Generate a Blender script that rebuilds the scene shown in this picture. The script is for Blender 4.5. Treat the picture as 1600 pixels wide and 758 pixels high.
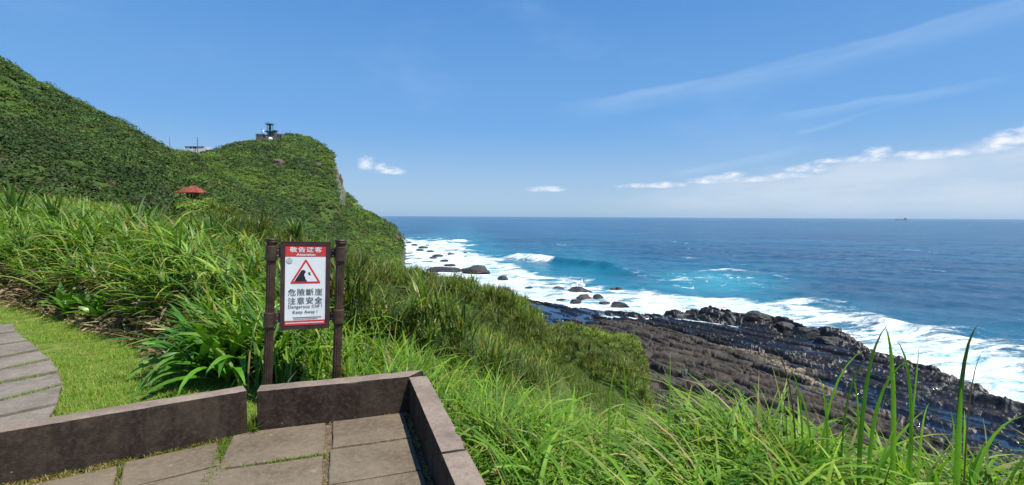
import bpy, bmesh, math, random
import numpy as np
from mathutils import Vector, Matrix, Euler

random.seed(7)
RNG = np.random.default_rng(11)
for _o in list(bpy.data.objects):
    bpy.data.objects.remove(_o)
SC = bpy.context.scene
COL = SC.collection

# ------------------------------------------------------------------ camera
F = 780.0
PITCH = math.radians(3.01)
ROLL = math.radians(0.29)
CZ = 1.6
SEA = -20.4
cam_d = bpy.data.cameras.new('camera')
cam_d.sensor_width = 36.0
cam_d.lens = 36.0 * F / 1600.0
cam_d.clip_start = 0.05
cam_d.clip_end = 60000
cam = bpy.data.objects.new('camera', cam_d)
COL.objects.link(cam)
cam.matrix_world = (Matrix.Translation((0, 0, CZ)) @ Matrix.Rotation(math.pi / 2 - PITCH, 4, 'X')
                    @ Matrix.Rotation(ROLL, 4, 'Z'))
SC.camera = cam

# ------------------------------------------------------------------ sun and sky
SUN_DIR = Vector((0.40, -0.26, 1.0)).normalized()
SUN_EL = math.asin(SUN_DIR.z)
SUN_AZ = math.atan2(SUN_DIR.x, SUN_DIR.y)
sun_d = bpy.data.lights.new('sun', 'SUN')
sun_d.energy = 5.0
sun_d.angle = math.radians(0.53)
sun_d.color = (1.0, 0.955, 0.86)
sun = bpy.data.objects.new('sun', sun_d)
COL.objects.link(sun)
sun.rotation_euler = SUN_DIR.to_track_quat('Z', 'Y').to_euler()
sun.location = (20, -20, 60)

SC.view_settings.view_transform = 'Standard'
SC.view_settings.look = 'None'
SC.view_settings.exposure = 0.38
SC.view_settings.gamma = 1.0
SC.view_settings.use_curve_mapping = False
SC.cycles.max_bounces = 6
SC.cycles.transparent_max_bounces = 8
SC.cycles.volume_bounces = 0
SC.cycles.use_denoising = True
SC.cycles.sample_clamp_indirect = 4.0

HAZE_DENSITY = 0.000024

world = bpy.data.worlds.new('World')
SC.world = world
world.use_nodes = True


class NT:
    """tiny helper for building node trees"""
    def __init__(self, tree):
        self.t = tree
        self.n = tree.nodes
        self.l = tree.links

    def node(self, kind, ins=None, **props):
        nd = self.n.new(kind)
        for k, v in props.items():
            setattr(nd, k, v)
        if ins:
            for k, v in ins.items():
                self.put(nd.inputs[k], v)
        return nd

    def put(self, sock, v):
        if hasattr(v, 'is_output') or hasattr(v, 'links'):
            self.l.new(v, sock)
        elif hasattr(v, 'outputs'):
            self.l.new(v.outputs[0], sock)
        else:
            if isinstance(v, (tuple, list)) and len(v) == 3 and sock.type == 'RGBA':
                v = (*v, 1)
            sock.default_value = v

    def math(self, op, a, b=None, c=None, clamp=False):
        nd = self.n.new('ShaderNodeMath')
        nd.operation = op
        nd.use_clamp = clamp
        for i, v in enumerate((a, b, c)):
            if v is not None:
                self.put(nd.inputs[i], v)
        return nd.outputs[0]

    def step(self, v, lo, hi, a=0.0, b=1.0):
        nd = self.n.new('ShaderNodeMapRange')
        nd.interpolation_type = 'SMOOTHSTEP'
        self.put(nd.inputs[0], v)
        self.put(nd.inputs[1], lo)
        self.put(nd.inputs[2], hi)
        self.put(nd.inputs[3], a)
        self.put(nd.inputs[4], b)
        return nd.outputs[0]

    def noise(self, vec, scale, detail=4.0, rough=0.55, dist=0.0, kind='FBM'):
        nd = self.n.new('ShaderNodeTexNoise')
        self.put(nd.inputs['Vector'], vec)
        self.put(nd.inputs['Scale'], scale)
        self.put(nd.inputs['Detail'], detail)
        self.put(nd.inputs['Roughness'], rough)
        self.put(nd.inputs['Distortion'], dist)
        return nd.outputs[0]

    def mix(self, f, a, b, blend='MIX'):
        nd = self.n.new('ShaderNodeMix')
        nd.data_type = 'RGBA'
        nd.blend_type = blend
        self.put(nd.inputs[0], f)
        self.put(nd.inputs[6], a)
        self.put(nd.inputs[7], b)
        return nd.outputs[2]

    def comb(self, x, y, z):
        nd = self.n.new('ShaderNodeCombineXYZ')
        self.put(nd.inputs[0], x)
        self.put(nd.inputs[1], y)
        self.put(nd.inputs[2], z)
        return nd.outputs[0]


def build_world():
    T = NT(world.node_tree)
    T.n.clear()
    out = T.n.new('ShaderNodeOutputWorld')
    bg = T.n.new('ShaderNodeBackground')
    bg.inputs[1].default_value = 0.105
    sky = T.n.new('ShaderNodeTexSky')
    sky.sky_type = 'NISHITA'
    sky.sun_disc = False
    sky.sun_elevation = SUN_EL
    sky.sun_rotation = SUN_AZ
    sky.altitude = 0
    sky.air_density = 1.0
    sky.dust_density = 0.6
    sky.ozone_density = 3.0
    tc = T.n.new('ShaderNodeTexCoord')
    d = tc.outputs['Generated']
    sep = T.n.new('ShaderNodeSeparateXYZ')
    T.l.new(d, sep.inputs[0])
    deg = 180 / math.pi
    el = T.math('MULTIPLY', T.math('ARCSINE', sep.outputs[2]), deg)
    az = T.math('MULTIPLY', T.math('ARCTAN2', sep.outputs[0], sep.outputs[1]), deg)
    # noise domains: stretched horizontally, cumulus at fine scale
    ccoord = T.comb(T.math('MULTIPLY', az, 0.55), T.math('MULTIPLY', el, 1.1), 0.0)
    n1 = T.noise(ccoord, 1.25, 8.0, 0.64)
    n2 = T.noise(ccoord, 0.28, 4.0, 0.5)
    # the measured daylight gradient, laid over the physical sky
    g1 = T.mix(T.step(el, 0.0, 11.0), (2.55, 4.05, 5.7), (1.10, 2.95, 6.0))
    g1 = T.mix(T.step(el, 9.0, 30.0), g1, (0.50, 1.95, 5.1))
    g1 = T.mix(T.step(el, 30.0, 80.0), g1, (0.35, 1.2, 3.8))
    col = T.mix(T.step(el, -1.0, 0.0, 0.0, 0.82), sky.outputs[0], g1)
    # general whitening near the sea horizon
    hz = T.step(el, 11.0, 0.0)
    col = T.mix(T.math('MULTIPLY', hz, 0.12), col, (4.0, 5.0, 6.6))
    # soft bank of cloud low on the seaward side
    top = T.math('MULTIPLY_ADD', T.math('SUBTRACT', az, 10.0), 0.108, 2.7)
    top = T.math('MINIMUM', top, 9.0)
    topn = T.math('ADD', top, T.math('MULTIPLY', T.math('SUBTRACT', n2, 0.5), 3.2))
    under = T.step(el, T.math('ADD', topn, 0.5), T.math('SUBTRACT', topn, 0.9))
    right = T.step(az, 5.0, 27.0)
    bank = T.math('MULTIPLY', T.math('MULTIPLY', under, right), T.math('MULTIPLY', T.step(el, -0.5, 2.2, 0.45, 0.95), T.step(T.noise(T.comb(T.math('MULTIPLY', az, 0.10), T.math('MULTIPLY', el, 0.5), 2.0), 1.0, 5.0, 0.6), 0.3, 0.62, 0.55, 1.0)))
    col = T.mix(T.math('MULTIPLY', bank, 0.9), col, (4.75, 5.5, 6.45))

    # cumulus puffs: (azimuth, elevation, half width, half height)
    puffs = [(-16.0, 5.45, 1.2, 1.1), (-13.8, 4.85, 1.9, 0.65), (-14.8, 5.1, 1.0, 0.9), (20.8, 3.75, 2.2, 0.45), (23.0, 4.1, 2.6, 0.7), (30.5, 4.7, 2.4, 0.7), (34.6, 5.4, 2.0, 0.5), (39.8, 5.4, 2.4, 0.6), (44.5, 6.3, 2.2, 0.9),
             (3.9, 3.0, 2.6, 0.5), (15.3, 3.35, 4.6, 0.42), (17.0, 3.45, 2.6, 0.5), (25.5, 3.85, 3.6, 0.5), (28.5, 4.1, 2.4, 0.5),
             (32.4, 5.4, 1.5, 0.40), (36.0, 5.9, 1.3, 0.8), (38.4, 5.7, 1.4, 0.5), (41.3, 5.5, 1.6, 0.45), (43.6, 5.7, 1.5, 0.7),
             (46.0, 6.6, 1.8, 1.0), (49.5, 7.2, 3.2, 1.4)]
    acc = None
    for (pa, pe, ha, hh) in puffs:
        dx = T.math('DIVIDE', T.math('SUBTRACT', az, pa), ha)
        dy = T.math('DIVIDE', T.math('SUBTRACT', el, pe), hh)
        # flat base: lower half decays faster
        dyl = T.math('MULTIPLY', T.math('MINIMUM', dy, 0.0), 0.9)
        dy2 = T.math('ADD', dy, dyl)
        r2 = T.math('ADD', T.math('MULTIPLY', dx, dx), T.math('MULTIPLY', dy2, dy2))
        g = T.math('SUBTRACT', 1.0, r2)
        acc = g if acc is None else T.math('MAXIMUM', acc, g)
    acc = T.math('MAXIMUM', acc, -1.2)
    m = T.math('ADD', acc, T.math('MULTIPLY', T.math('SUBTRACT', n1, 0.50), 3.4))
    puff = T.step(m, -0.15, 1.5)
    col = T.mix(T.math('MULTIPLY', puff, 0.9), col, T.mix(T.step(m, 0.5, 1.6), (5.6, 6.2, 7.2), (7.4, 7.5, 7.7)))
    # cirrus streaks
    def streak(a0, e0, a1, e1, w0, w1, amp, col):
        slope = (e1 - e0) / (a1 - a0)
        line = T.math('MULTIPLY_ADD', T.math('SUBTRACT', az, a0), slope, e0)
        wob = T.math('MULTIPLY', T.math('SUBTRACT', n2, 0.5), 0.9)
        dd = T.math('SUBTRACT', T.math('ADD', el, wob), line)
        up = T.step(dd, w0, 0.0)
        dn = T.step(dd, -w1, -0.1)
        along = T.math('MULTIPLY', T.step(az, a0, a0 + (a1 - a0) * 0.25), T.step(az, a1 + 8, a1 - 2))
        fib = T.noise(T.comb(T.math('MULTIPLY', az, 0.12), T.math('SUBTRACT', T.math('MULTIPLY', el, 0.9), T.math('MULTIPLY', az, 0.9 * slope)), 3.0), 1.0, 5.0, 0.6)
        mk = T.math('MULTIPLY', T.math('MULTIPLY', up, dn), along)
        mk = T.math('MULTIPLY', mk, T.step(fib, 0.25, 0.75, 0.35, 1.0))
        return T.mix(T.math('MULTIPLY', mk, amp), col, (4.6, 5.8, 7.4))
    col = streak(2.5, 12.0, 46.0, 17.2, 0.45, 2.6, 0.24, col)
    col = streak(26.0, 10.1, 39.0, 10.9, 0.25, 0.9, 0.22, col)
    col = streak(17.0, 4.6, 26.0, 6.2, 0.3, 0.9, 0.25, col)
    col = streak(29.0, 8.3, 33.0, 9.2, 0.2, 0.4, 0.22, col)
    # thin veil higher up
    veil = T.noise(T.comb(T.math('MULTIPLY', az, 0.06), T.math('MULTIPLY', el, 0.16), 7.0), 1.0, 5.0, 0.6)
    col = T.mix(T.step(veil, 0.5, 0.85, 0.0, 0.22), col, (3.0, 4.4, 6.8))
    T.l.new(col, bg.inputs[0])
    T.l.new(bg.outputs[0], out.inputs[0])


build_world()


# ------------------------------------------------------------------ picture geometry helpers (build time only)
def ray(u, v):
    x = (u - 800) / F
    y = -(v - 379) / F
    z = -1.0
    x, y = x * math.cos(ROLL) - y * math.sin(ROLL), x * math.sin(ROLL) + y * math.cos(ROLL)
    a = math.pi / 2 - PITCH
    return Vector((x, y * math.cos(a) - z * math.sin(a), y * math.sin(a) + z * math.cos(a)))


def at_z(u, v, z):
    d = ray(u, v)
    return Vector((0, 0, CZ)) + d * ((z - CZ) / d.z)


def at_y(u, v, Y):
    d = ray(u, v)
    return Vector((0, 0, CZ)) + d * (Y / d.y)


def proj(x, y, z):
    a = math.pi / 2 - PITCH
    z = z - CZ
    px = x
    py = y * math.cos(a) + z * math.sin(a)
    pz = -y * math.sin(a) + z * math.cos(a)
    px, py = px * math.cos(ROLL) + py * math.sin(ROLL), -px * math.sin(ROLL) + py * math.cos(ROLL)
    return 800 + F * px / -pz, 379 - F * py / -pz


# ------------------------------------------------------------------ numpy noise
def _h(ix, iy, iz):
    n = (ix.astype(np.uint32) * np.uint32(374761393) + iy.astype(np.uint32) * np.uint32(668265263)
         + iz.astype(np.uint32) * np.uint32(2246822519))
    n = (n ^ (n >> np.uint32(13))) * np.uint32(1274126177)
    n = n ^ (n >> np.uint32(16))
    return (n & np.uint32(0xFFFFFF)).astype(np.float64) / float(0xFFFFFF)


def vnoise(x, y, z=0.0):
    x = np.asarray(x, float); y = np.asarray(y, float)
    z = np.zeros_like(x) + z
    xi = np.floor(x).astype(np.int64); yi = np.floor(y).astype(np.int64); zi = np.floor(z).astype(np.int64)
    fx = x - xi; fy = y - yi; fz = z - zi
    fx = fx * fx * (3 - 2 * fx); fy = fy * fy * (3 - 2 * fy); fz = fz * fz * (3 - 2 * fz)
    r = 0
    for dx in (0, 1):
        for dy in (0, 1):
            for dz in (0, 1):
                w = (fx if dx else 1 - fx) * (fy if dy else 1 - fy) * (fz if dz else 1 - fz)
                r = r + w * _h(xi + dx, yi + dy, zi + dz)
    return r


def fbm(x, y, z=0.0, octv=4, gain=0.5):
    r = 0; a = 1; t = 0
    for i in range(octv):
        f = 2.03 ** i
        r = r + a * vnoise(np.asarray(x) * f + 17.3 * i, np.asarray(y) * f + 9.1 * i, np.asarray(z) * f + 3.7 * i)
        t += a
        a *= gain
    return r / t - 0.5


def sstep(x, lo, hi):
    t = np.clip((np.asarray(x, float) - lo) / (hi - lo), 0, 1)
    return t * t * (3 - 2 * t)


# ------------------------------------------------------------------ object helpers
def tag(o, label=None, cat=None, group=None, kind=None):
    if label: o['label'] = label
    if cat: o['category'] = cat
    if group: o['group'] = group
    if kind: o['kind'] = kind
    return o


def empty(name, loc, label=None, cat=None, group=None):
    o = bpy.data.objects.new(name, None)
    o.empty_display_size = 0.2
    COL.objects.link(o)
    o.location = loc
    return tag(o, label, cat, group)


def link(name, me, mat, parent=None, world_coords=True):
    o = bpy.data.objects.new(name, me)
    COL.objects.link(o)
    if mat is not None and len(me.materials) == 0:
        me.materials.append(mat)
    if parent is not None:
        o.parent = parent
        if world_coords:
            p = Vector((0, 0, 0)); q = parent
            while q is not None:
                p += q.location; q = q.parent
            o.location = -p
    return o


def np_mesh(name, verts, faces, smooth=False, attrs=None):
    """verts (N,3); faces (M,4) or (M,3) int array"""
    me = bpy.data.meshes.new(name)
    verts = np.ascontiguousarray(verts, np.float32)
    faces = np.ascontiguousarray(faces, np.int32)
    k = faces.shape[1]
    me.vertices.add(len(verts))
    me.vertices.foreach_set('co', verts.ravel())
    me.loops.add(faces.size)
    me.loops.foreach_set('vertex_index', faces.ravel())
    me.polygons.add(len(faces))
    me.polygons.foreach_set('loop_start', np.arange(0, faces.size, k, dtype=np.int32))
    me.polygons.foreach_set('loop_total', np.full(len(faces), k, np.int32))
    if smooth:
        me.polygons.foreach_set('use_smooth', np.ones(len(faces), bool))
    for an, val in (attrs or {}).items():
        val = np.asarray(val, np.float32)
        if val.ndim == 2:
            at = me.attributes.new(an, 'FLOAT_COLOR', 'POINT')
            c4 = np.ones((len(verts), 4), np.float32); c4[:, :3] = val
            at.data.foreach_set('color', c4.ravel())
        else:
            at = me.attributes.new(an, 'FLOAT', 'POINT')
            at.data.foreach_set('value', val)
    me.update(calc_edges=True)
    me.validate()
    return me


def grid_faces(nr, nc):
    i = np.arange(nr - 1)[:, None] * nc + np.arange(nc - 1)[None, :]
    return np.stack([i, i + 1, i + nc + 1, i + nc], -1).reshape(-1, 4)


def bm_mesh(name, bm, smooth=False):
    me = bpy.data.meshes.new(name)
    bmesh.ops.recalc_face_normals(bm, faces=bm.faces)
    bm.to_mesh(me); bm.free()
    if smooth:
        for p in me.polygons: p.use_smooth = True
    return me


def add_box(bm, cx, cy, cz, sx, sy, sz, mat=None, bevel=0.0):
    r = bmesh.ops.create_cube(bm, size=1.0)
    for v in r['verts']:
        v.co = Vector((v.co.x * sx, v.co.y * sy, v.co.z * sz)) + Vector((cx, cy, cz))
        if mat: v.co = mat @ v.co
    if bevel:
        es = list({e for v in r['verts'] for e in v.link_edges})
        bmesh.ops.bevel(bm, geom=es, offset=bevel, segments=2, profile=0.7, affect='EDGES')


def add_tube(bm, p0, p1, r0, r1=None, n=10, caps=True):
    r1 = r0 if r1 is None else r1
    p0 = Vector(p0); p1 = Vector(p1)
    d = (p1 - p0)
    q = d.to_track_quat('Z', 'Y')
    m = Matrix.Translation((p0 + p1) / 2) @ q.to_matrix().to_4x4()
    bmesh.ops.create_cone(bm, cap_ends=caps, segments=n, radius1=r0, radius2=r1, depth=d.length, matrix=m)


def add_lathe(bm, prof, n=24, mat=None, flute=0.0, nfl=12):
    rings = []
    for (r, z) in prof:
        ring = []
        for i in range(n):
            a = 2 * math.pi * i / n
            rr = r * (1 - flute * (0.5 + 0.5 * math.cos(a * nfl))) if flute else r
            co = Vector((rr * math.cos(a), rr * math.sin(a), z))
            ring.append(bm.verts.new(mat @ co if mat else co))
        rings.append(ring)
    for a, b in zip(rings, rings[1:]):
        for i in range(n):
            bm.faces.new((a[i], a[(i + 1) % n], b[(i + 1) % n], b[i]))
    bm.faces.new(rings[0][::-1]); bm.faces.new(rings[-1])


def add_prism(bm, pts2, z0, z1, mat):
    a = [bm.verts.new(mat @ Vector((x, y, z0))) for x, y in pts2]
    b = [bm.verts.new(mat @ Vector((x, y, z1))) for x, y in pts2]
    n = len(pts2)
    bm.faces.new(a[::-1]); bm.faces.new(b)
    for i in range(n):
        bm.faces.new((a[i], a[(i + 1) % n], b[(i + 1) % n], b[i]))


# ------------------------------------------------------------------ materials
def new_mat(name):
    m = bpy.data.materials.new(name)
    m.use_nodes = True
    T = NT(m.node_tree)
    bsdf = m.node_tree.nodes['Principled BSDF']
    return m, T, bsdf


def pos(T):
    return T.n.new('ShaderNodeNewGeometry').outputs['Position']


def bump(T, bsdf, h, strength, dist):
    b = T.node('ShaderNodeBump', {'Height': h, 'Strength': strength, 'Distance': dist})
    T.l.new(b.outputs[0], bsdf.inputs['Normal'])
    return b


def simple_mat(name, col, rough=0.6, metal=0.0, var=0.15, scale=8.0, spec=0.4):
    m, T, b = new_mat(name)
    n = T.noise(pos(T), scale, 5.0, 0.6)
    c2 = tuple(c * (1 - var * 1.6) for c in col)
    c1 = tuple(min(1, c * (1 + var)) for c in col)
    T.put(b.inputs['Base Color'], T.mix(T.step(n, 0.3, 0.7), c2, c1))
    b.inputs['Roughness'].default_value = rough
    b.inputs['Metallic'].default_value = metal
    b.inputs['Specular IOR Level'].default_value = spec
    bump(T, b, n, 0.15, 0.01)
    return m


def leaf_mat(name, rough=0.45, trans=0.35, spec=0.35, tcol=1.25):
    m, T, b = new_mat(name)
    at = T.node('ShaderNodeAttribute', attribute_name='tint')
    c = at.outputs['Color']
    n = T.noise(pos(T), 9.0, 2.0)
    c = T.mix(T.step(n, 0.35, 0.65, 0.0, 0.35), c, (0.5, 0.5, 0.5), 'MULTIPLY')
    T.put(b.inputs['Base Color'], c)
    b.inputs['Roughness'].default_value = rough
    b.inputs['Specular IOR Level'].default_value = spec
    tr = T.n.new('ShaderNodeBsdfTranslucent')
    T.put(tr.inputs[0], T.mix(1.0, c, (1.4 * tcol, 1.35 * tcol, 0.4 * tcol), 'MULTIPLY'))
    mx = T.n.new('ShaderNodeMixShader')
    mx.inputs[0].default_value = trans
    T.l.new(b.outputs[0], mx.inputs[1])
    T.l.new(tr.outputs[0], mx.inputs[2])
    out = m.node_tree.nodes['Material Output']
    T.l.new(mx.outputs[0], out.inputs[0])
    return m


M_GRASS = leaf_mat('grass_blades', 0.48, 0.40, 0.22)
M_REED = leaf_mat('thicket_leaves', 0.42, 0.32, 0.28)
M_LILY = leaf_mat('glossy_leaves', 0.36, 0.25, 0.42)
M_SCRUB = leaf_mat('scrub_leaves', 0.6, 0.2, 0.2, 1.0)
M_DRY = leaf_mat('dry_leaves', 0.8, 0.2, 0.1, 0.9)


def stone_mat(name, base, dark, lichen, scale=1.0, rough=0.85, wet=False, bumpd=0.006):
    m, T, b = new_mat(name)
    p = pos(T)
    n1 = T.noise(p, 2.2 * scale, 5.0, 0.6)
    n2 = T.noise(p, 22 * scale, 6.0, 0.65)
    n3 = T.noise(p, 90 * scale, 3.0, 0.6)
    c = T.mix(T.step(n1, 0.32, 0.68), dark, base)
    c = T.mix(T.step(n2, 0.35, 0.75, 0.0, 0.55), c, tuple(x * 1.35 for x in base))
    c = T.mix(T.step(n3, 0.40, 0.75, 0.0, 0.35), c, tuple(x * 0.5 for x in dark))
    n4 = T.noise(T.node('ShaderNodeVectorMath', {0: p, 1: (5.1, 3.3, 1.7)}, operation='ADD').outputs[0], 13 * scale, 3.0, 0.5)
    c = T.mix(T.step(n4, 0.68, 0.73, 0.0, 0.7), c, lichen)
    T.put(b.inputs['Base Color'], c)
    b.inputs['Roughness'].default_value = rough
    b.inputs['Specular IOR Level'].default_value = 0.25
    h = T.math('ADD', T.math('MULTIPLY', n2, 0.7), T.math('MULTIPLY', n3, 0.5))
    bump(T, b, h, 0.7, bumpd)
    return m


M_WALL = stone_mat('parapet_stone', (0.115, 0.082, 0.068), (0.045, 0.032, 0.027), (0.26, 0.24, 0.19), 1.2)
M_WALLTOP = stone_mat('parapet_top_stone', (0.30, 0.225, 0.19), (0.17, 0.125, 0.105), (0.36, 0.31, 0.26), 1.6)
M_PAVE = stone_mat('paving_stone', (0.178, 0.142, 0.098), (0.105, 0.082, 0.056), (0.25, 0.205, 0.145), 1.0, 0.8, bumpd=0.004)
M_PATH = stone_mat('path_stone', (0.215, 0.185, 0.152), (0.14, 0.12, 0.098), (0.28, 0.25, 0.20), 1.0, 0.85, bumpd=0.005)


def terrain_mat():
    m, T, b = new_mat('terrain_soil')
    p = pos(T)
    n = T.noise(p, 0.9, 6.0, 0.65)
    nb = T.noise(p, 0.05, 4.0, 0.6)
    n8 = T.noise(p, 3.5, 4.0, 0.7)
    green = T.mix(T.step(n8, 0.35, 0.65), (0.020, 0.040, 0.010), (0.075, 0.13, 0.02))
    green = T.mix(T.step(nb, 0.4, 0.6, 0.0, 0.5), green, (0.07, 0.10, 0.02))
    g = T.n.new('ShaderNodeNewGeometry')
    sp = T.node('ShaderNodeSeparateXYZ', {0: g.outputs['Normal']})
    n5 = T.noise(p, 0.35, 6.0, 0.7)
    st = T.math('ADD', sp.outputs[2], T.math('MULTIPLY', T.math('SUBTRACT', n5, 0.5), 0.5))
    cliff = T.step(st, 0.48, 0.30)
    pz = T.node('ShaderNodeSeparateXYZ', {0: p})
    low = T.step(T.math('ADD', pz.outputs[2], T.math('MULTIPLY', n5, 3.0)), -17.2, -18.6)
    strata = T.noise(T.node('ShaderNodeVectorMath', {0: p, 1: (0.08, 0.08, 0.9)}, operation='MULTIPLY').outputs[0], 1.0, 5.0, 0.6)
    rock = T.mix(T.step(strata, 0.35, 0.65), (0.085, 0.077, 0.065), (0.32, 0.275, 0.21))
    shore = T.mix(T.step(n, 0.35, 0.65), (0.045, 0.043, 0.042), (0.13, 0.122, 0.115))
    c = T.mix(cliff, green, rock)
    c = T.mix(low, c, shore)
    at = T.node('ShaderNodeAttribute', attribute_name='lawn')
    ln = T.noise(p, 7.0, 6.0, 0.7)
    lawn = T.mix(T.step(ln, 0.35, 0.65), (0.07, 0.12, 0.02), (0.17, 0.20, 0.04))
    lawn = T.mix(T.step(T.noise(p, 2.5, 4.0, 0.6), 0.52, 0.7, 0.0, 0.6), lawn, (0.20, 0.16, 0.07))
    c = T.mix(at.outputs['Fac'], c, lawn)
    T.put(b.inputs['Base Color'], c)
    b.inputs['Roughness'].default_value = 0.9
    b.inputs['Specular IOR Level'].default_value = 0.15
    bump(T, b, n, 0.6, 0.3)
    return m


def rock_mat():
    """strata of the wave-cut platform; attribute wet = splashed zone, pool = standing water"""
    m, T, b = new_mat('shelf_rock')
    p = pos(T)
    n = T.noise(p, 0.5, 7.0, 0.68)
    n2 = T.noise(p, 3.0, 5.0, 0.65)
    dry = T.mix(T.step(n, 0.32, 0.68), (0.034, 0.030, 0.026), (0.098, 0.085, 0.071))
    dry = T.mix(T.step(n2, 0.45, 0.75, 0.0, 0.45), dry, (0.03, 0.025, 0.022))
    sand = T.node('ShaderNodeAttribute', attribute_name='sand').outputs['Fac']
    dry = T.mix(T.math('MULTIPLY', sand, T.step(n2, 0.4, 0.55)), dry, (0.33, 0.27, 0.19))
    wet = T.node('ShaderNodeAttribute', attribute_name='wet').outputs['Fac']
    wm = T.step(T.math('ADD', wet, T.math('MULTIPLY', T.math('SUBTRACT', n, 0.5), 0.9)), 0.35, 0.65)
    c = T.mix(wm, dry, T.mix(T.step(n2, 0.4, 0.7), (0.006, 0.006, 0.007), (0.020, 0.018, 0.017)))
    pool = T.node('ShaderNodeAttribute', attribute_name='pool').outputs['Fac']
    c = T.mix(pool, c, (0.006, 0.014, 0.030))
    T.put(b.inputs['Base Color'], c)
    r = T.math('SUBTRACT', 0.88, T.math('MULTIPLY', wm, 0.42))
    r = T.math('MAXIMUM', T.math('SUBTRACT', r, T.math('MULTIPLY', pool, 0.8)), 0.12)
    T.put(b.inputs['Roughness'], r)
    T.put(b.inputs['Specular IOR Level'], T.math('ADD', 0.2, T.math('MULTIPLY', wm, 0.3)))
    T.put(T.n['Principled BSDF'].inputs['Normal'],
          T.node('ShaderNodeBump', {'Height': T.math('ADD', n2, n), 'Strength': T.math('SUBTRACT', 0.55, T.math('MULTIPLY', pool, 0.5)), 'Distance': 0.12}).outputs[0])
    return m


def boulder_mat():
    m, T, b = new_mat('wet_boulder_rock')
    p = pos(T)
    n = T.noise(p, 0.9, 6.0, 0.65)
    n2 = T.noise(p, 4.0, 4.0, 0.6)
    c = T.mix(T.step(n, 0.35, 0.65), (0.016, 0.015, 0.016), (0.060, 0.052, 0.046))
    c = T.mix(T.step(n2, 0.5, 0.75, 0.0, 0.5), c, (0.085, 0.075, 0.066))
    T.put(b.inputs['Base Color'], c)
    b.inputs['Roughness'].default_value = 0.42
    b.inputs['Specular IOR Level'].default_value = 0.45
    bump(T, b, T.math('ADD', n, n2), 0.8, 0.25)
    return m


def sea_mat():
    m, T, b = new_mat('sea_water')
    p = pos(T)
    fo = T.node('ShaderNodeAttribute', attribute_name='foam').outputs['Fac']
    sh = T.node('ShaderNodeAttribute', attribute_name='shallow').outputs['Fac']
    lp = T.node('ShaderNodeVectorMath', {0: p, 1: (1.0, 1.0, 0.0)}, operation='MULTIPLY').outputs[0]
    sw = T.node('ShaderNodeMapping', {'Vector': lp, 'Rotation': (0, 0, 0.6), 'Scale': (0.5, 1.6, 1.0)}).outputs[0]
    big = T.noise(T.node('ShaderNodeVectorMath', {0: lp, 1: (0.004, 0.012, 0)}, operation='MULTIPLY').outputs[0], 1.0, 4.0, 0.6)
    deep = T.mix(T.step(big, 0.35, 0.65), (0.0006, 0.050, 0.118), (0.002, 0.088, 0.178))
    turq = T.mix(T.noise(lp, 0.08, 3.0), (0.010, 0.19, 0.29), (0.03, 0.33, 0.41))
    c = T.mix(sh, deep, turq)
    # foam: threshold of a lacy noise by the local foam amount
    wq = T.node('ShaderNodeMapping', {'Vector': lp, 'Rotation': (0, 0, -0.93), 'Scale': (0.35, 1.0, 1.0)}).outputs[0]
    f1 = T.noise(wq, 0.35, 9.0, 0.68, 0.9)
    f2 = T.noise(lp, 1.6, 5.0, 0.65, 0.4)
    ff = T.math('ADD', T.math('MULTIPLY', f1, 0.72), T.math('MULTIPLY', f2, 0.28))
    lim = T.math('SUBTRACT', 0.78, T.math('MULTIPLY', fo, 0.44))
    fm = T.step(ff, T.math('SUBTRACT', lim, 0.06), T.math('ADD', lim, 0.13))
    fm = T.math('MULTIPLY', fm, T.step(fo, 0.02, 0.12))
    foamc = T.mix(T.step(f1, 0.36, 0.60), (0.30, 0.52, 0.60), (0.84, 0.86, 0.86))
    c = T.mix(fm, c, foamc)
    T.put(b.inputs['Base Color'], c)
    T.put(b.inputs['Roughness'], T.math('MULTIPLY_ADD', fm, 0.62, 0.20))
    b.inputs['IOR'].default_value = 1.333
    b.inputs['Specular IOR Level'].default_value = 0.36
    w1 = T.noise(sw, 0.16, 5.0, 0.6)
    w2 = T.noise(sw, 0.9, 4.0, 0.6)
    hh = T.math('ADD', T.math('MULTIPLY', w1, 1.0), T.math('MULTIPLY', w2, 0.22))
    hh = T.math('ADD', hh, T.math('MULTIPLY', fm, 0.12))
    bump(T, b, hh, 1.0, 2.4)
    return m


M_TERRAIN = terrain_mat()
M_SHELF = rock_mat()
M_BOULDER = boulder_mat()
M_SEA = sea_mat()

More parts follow.
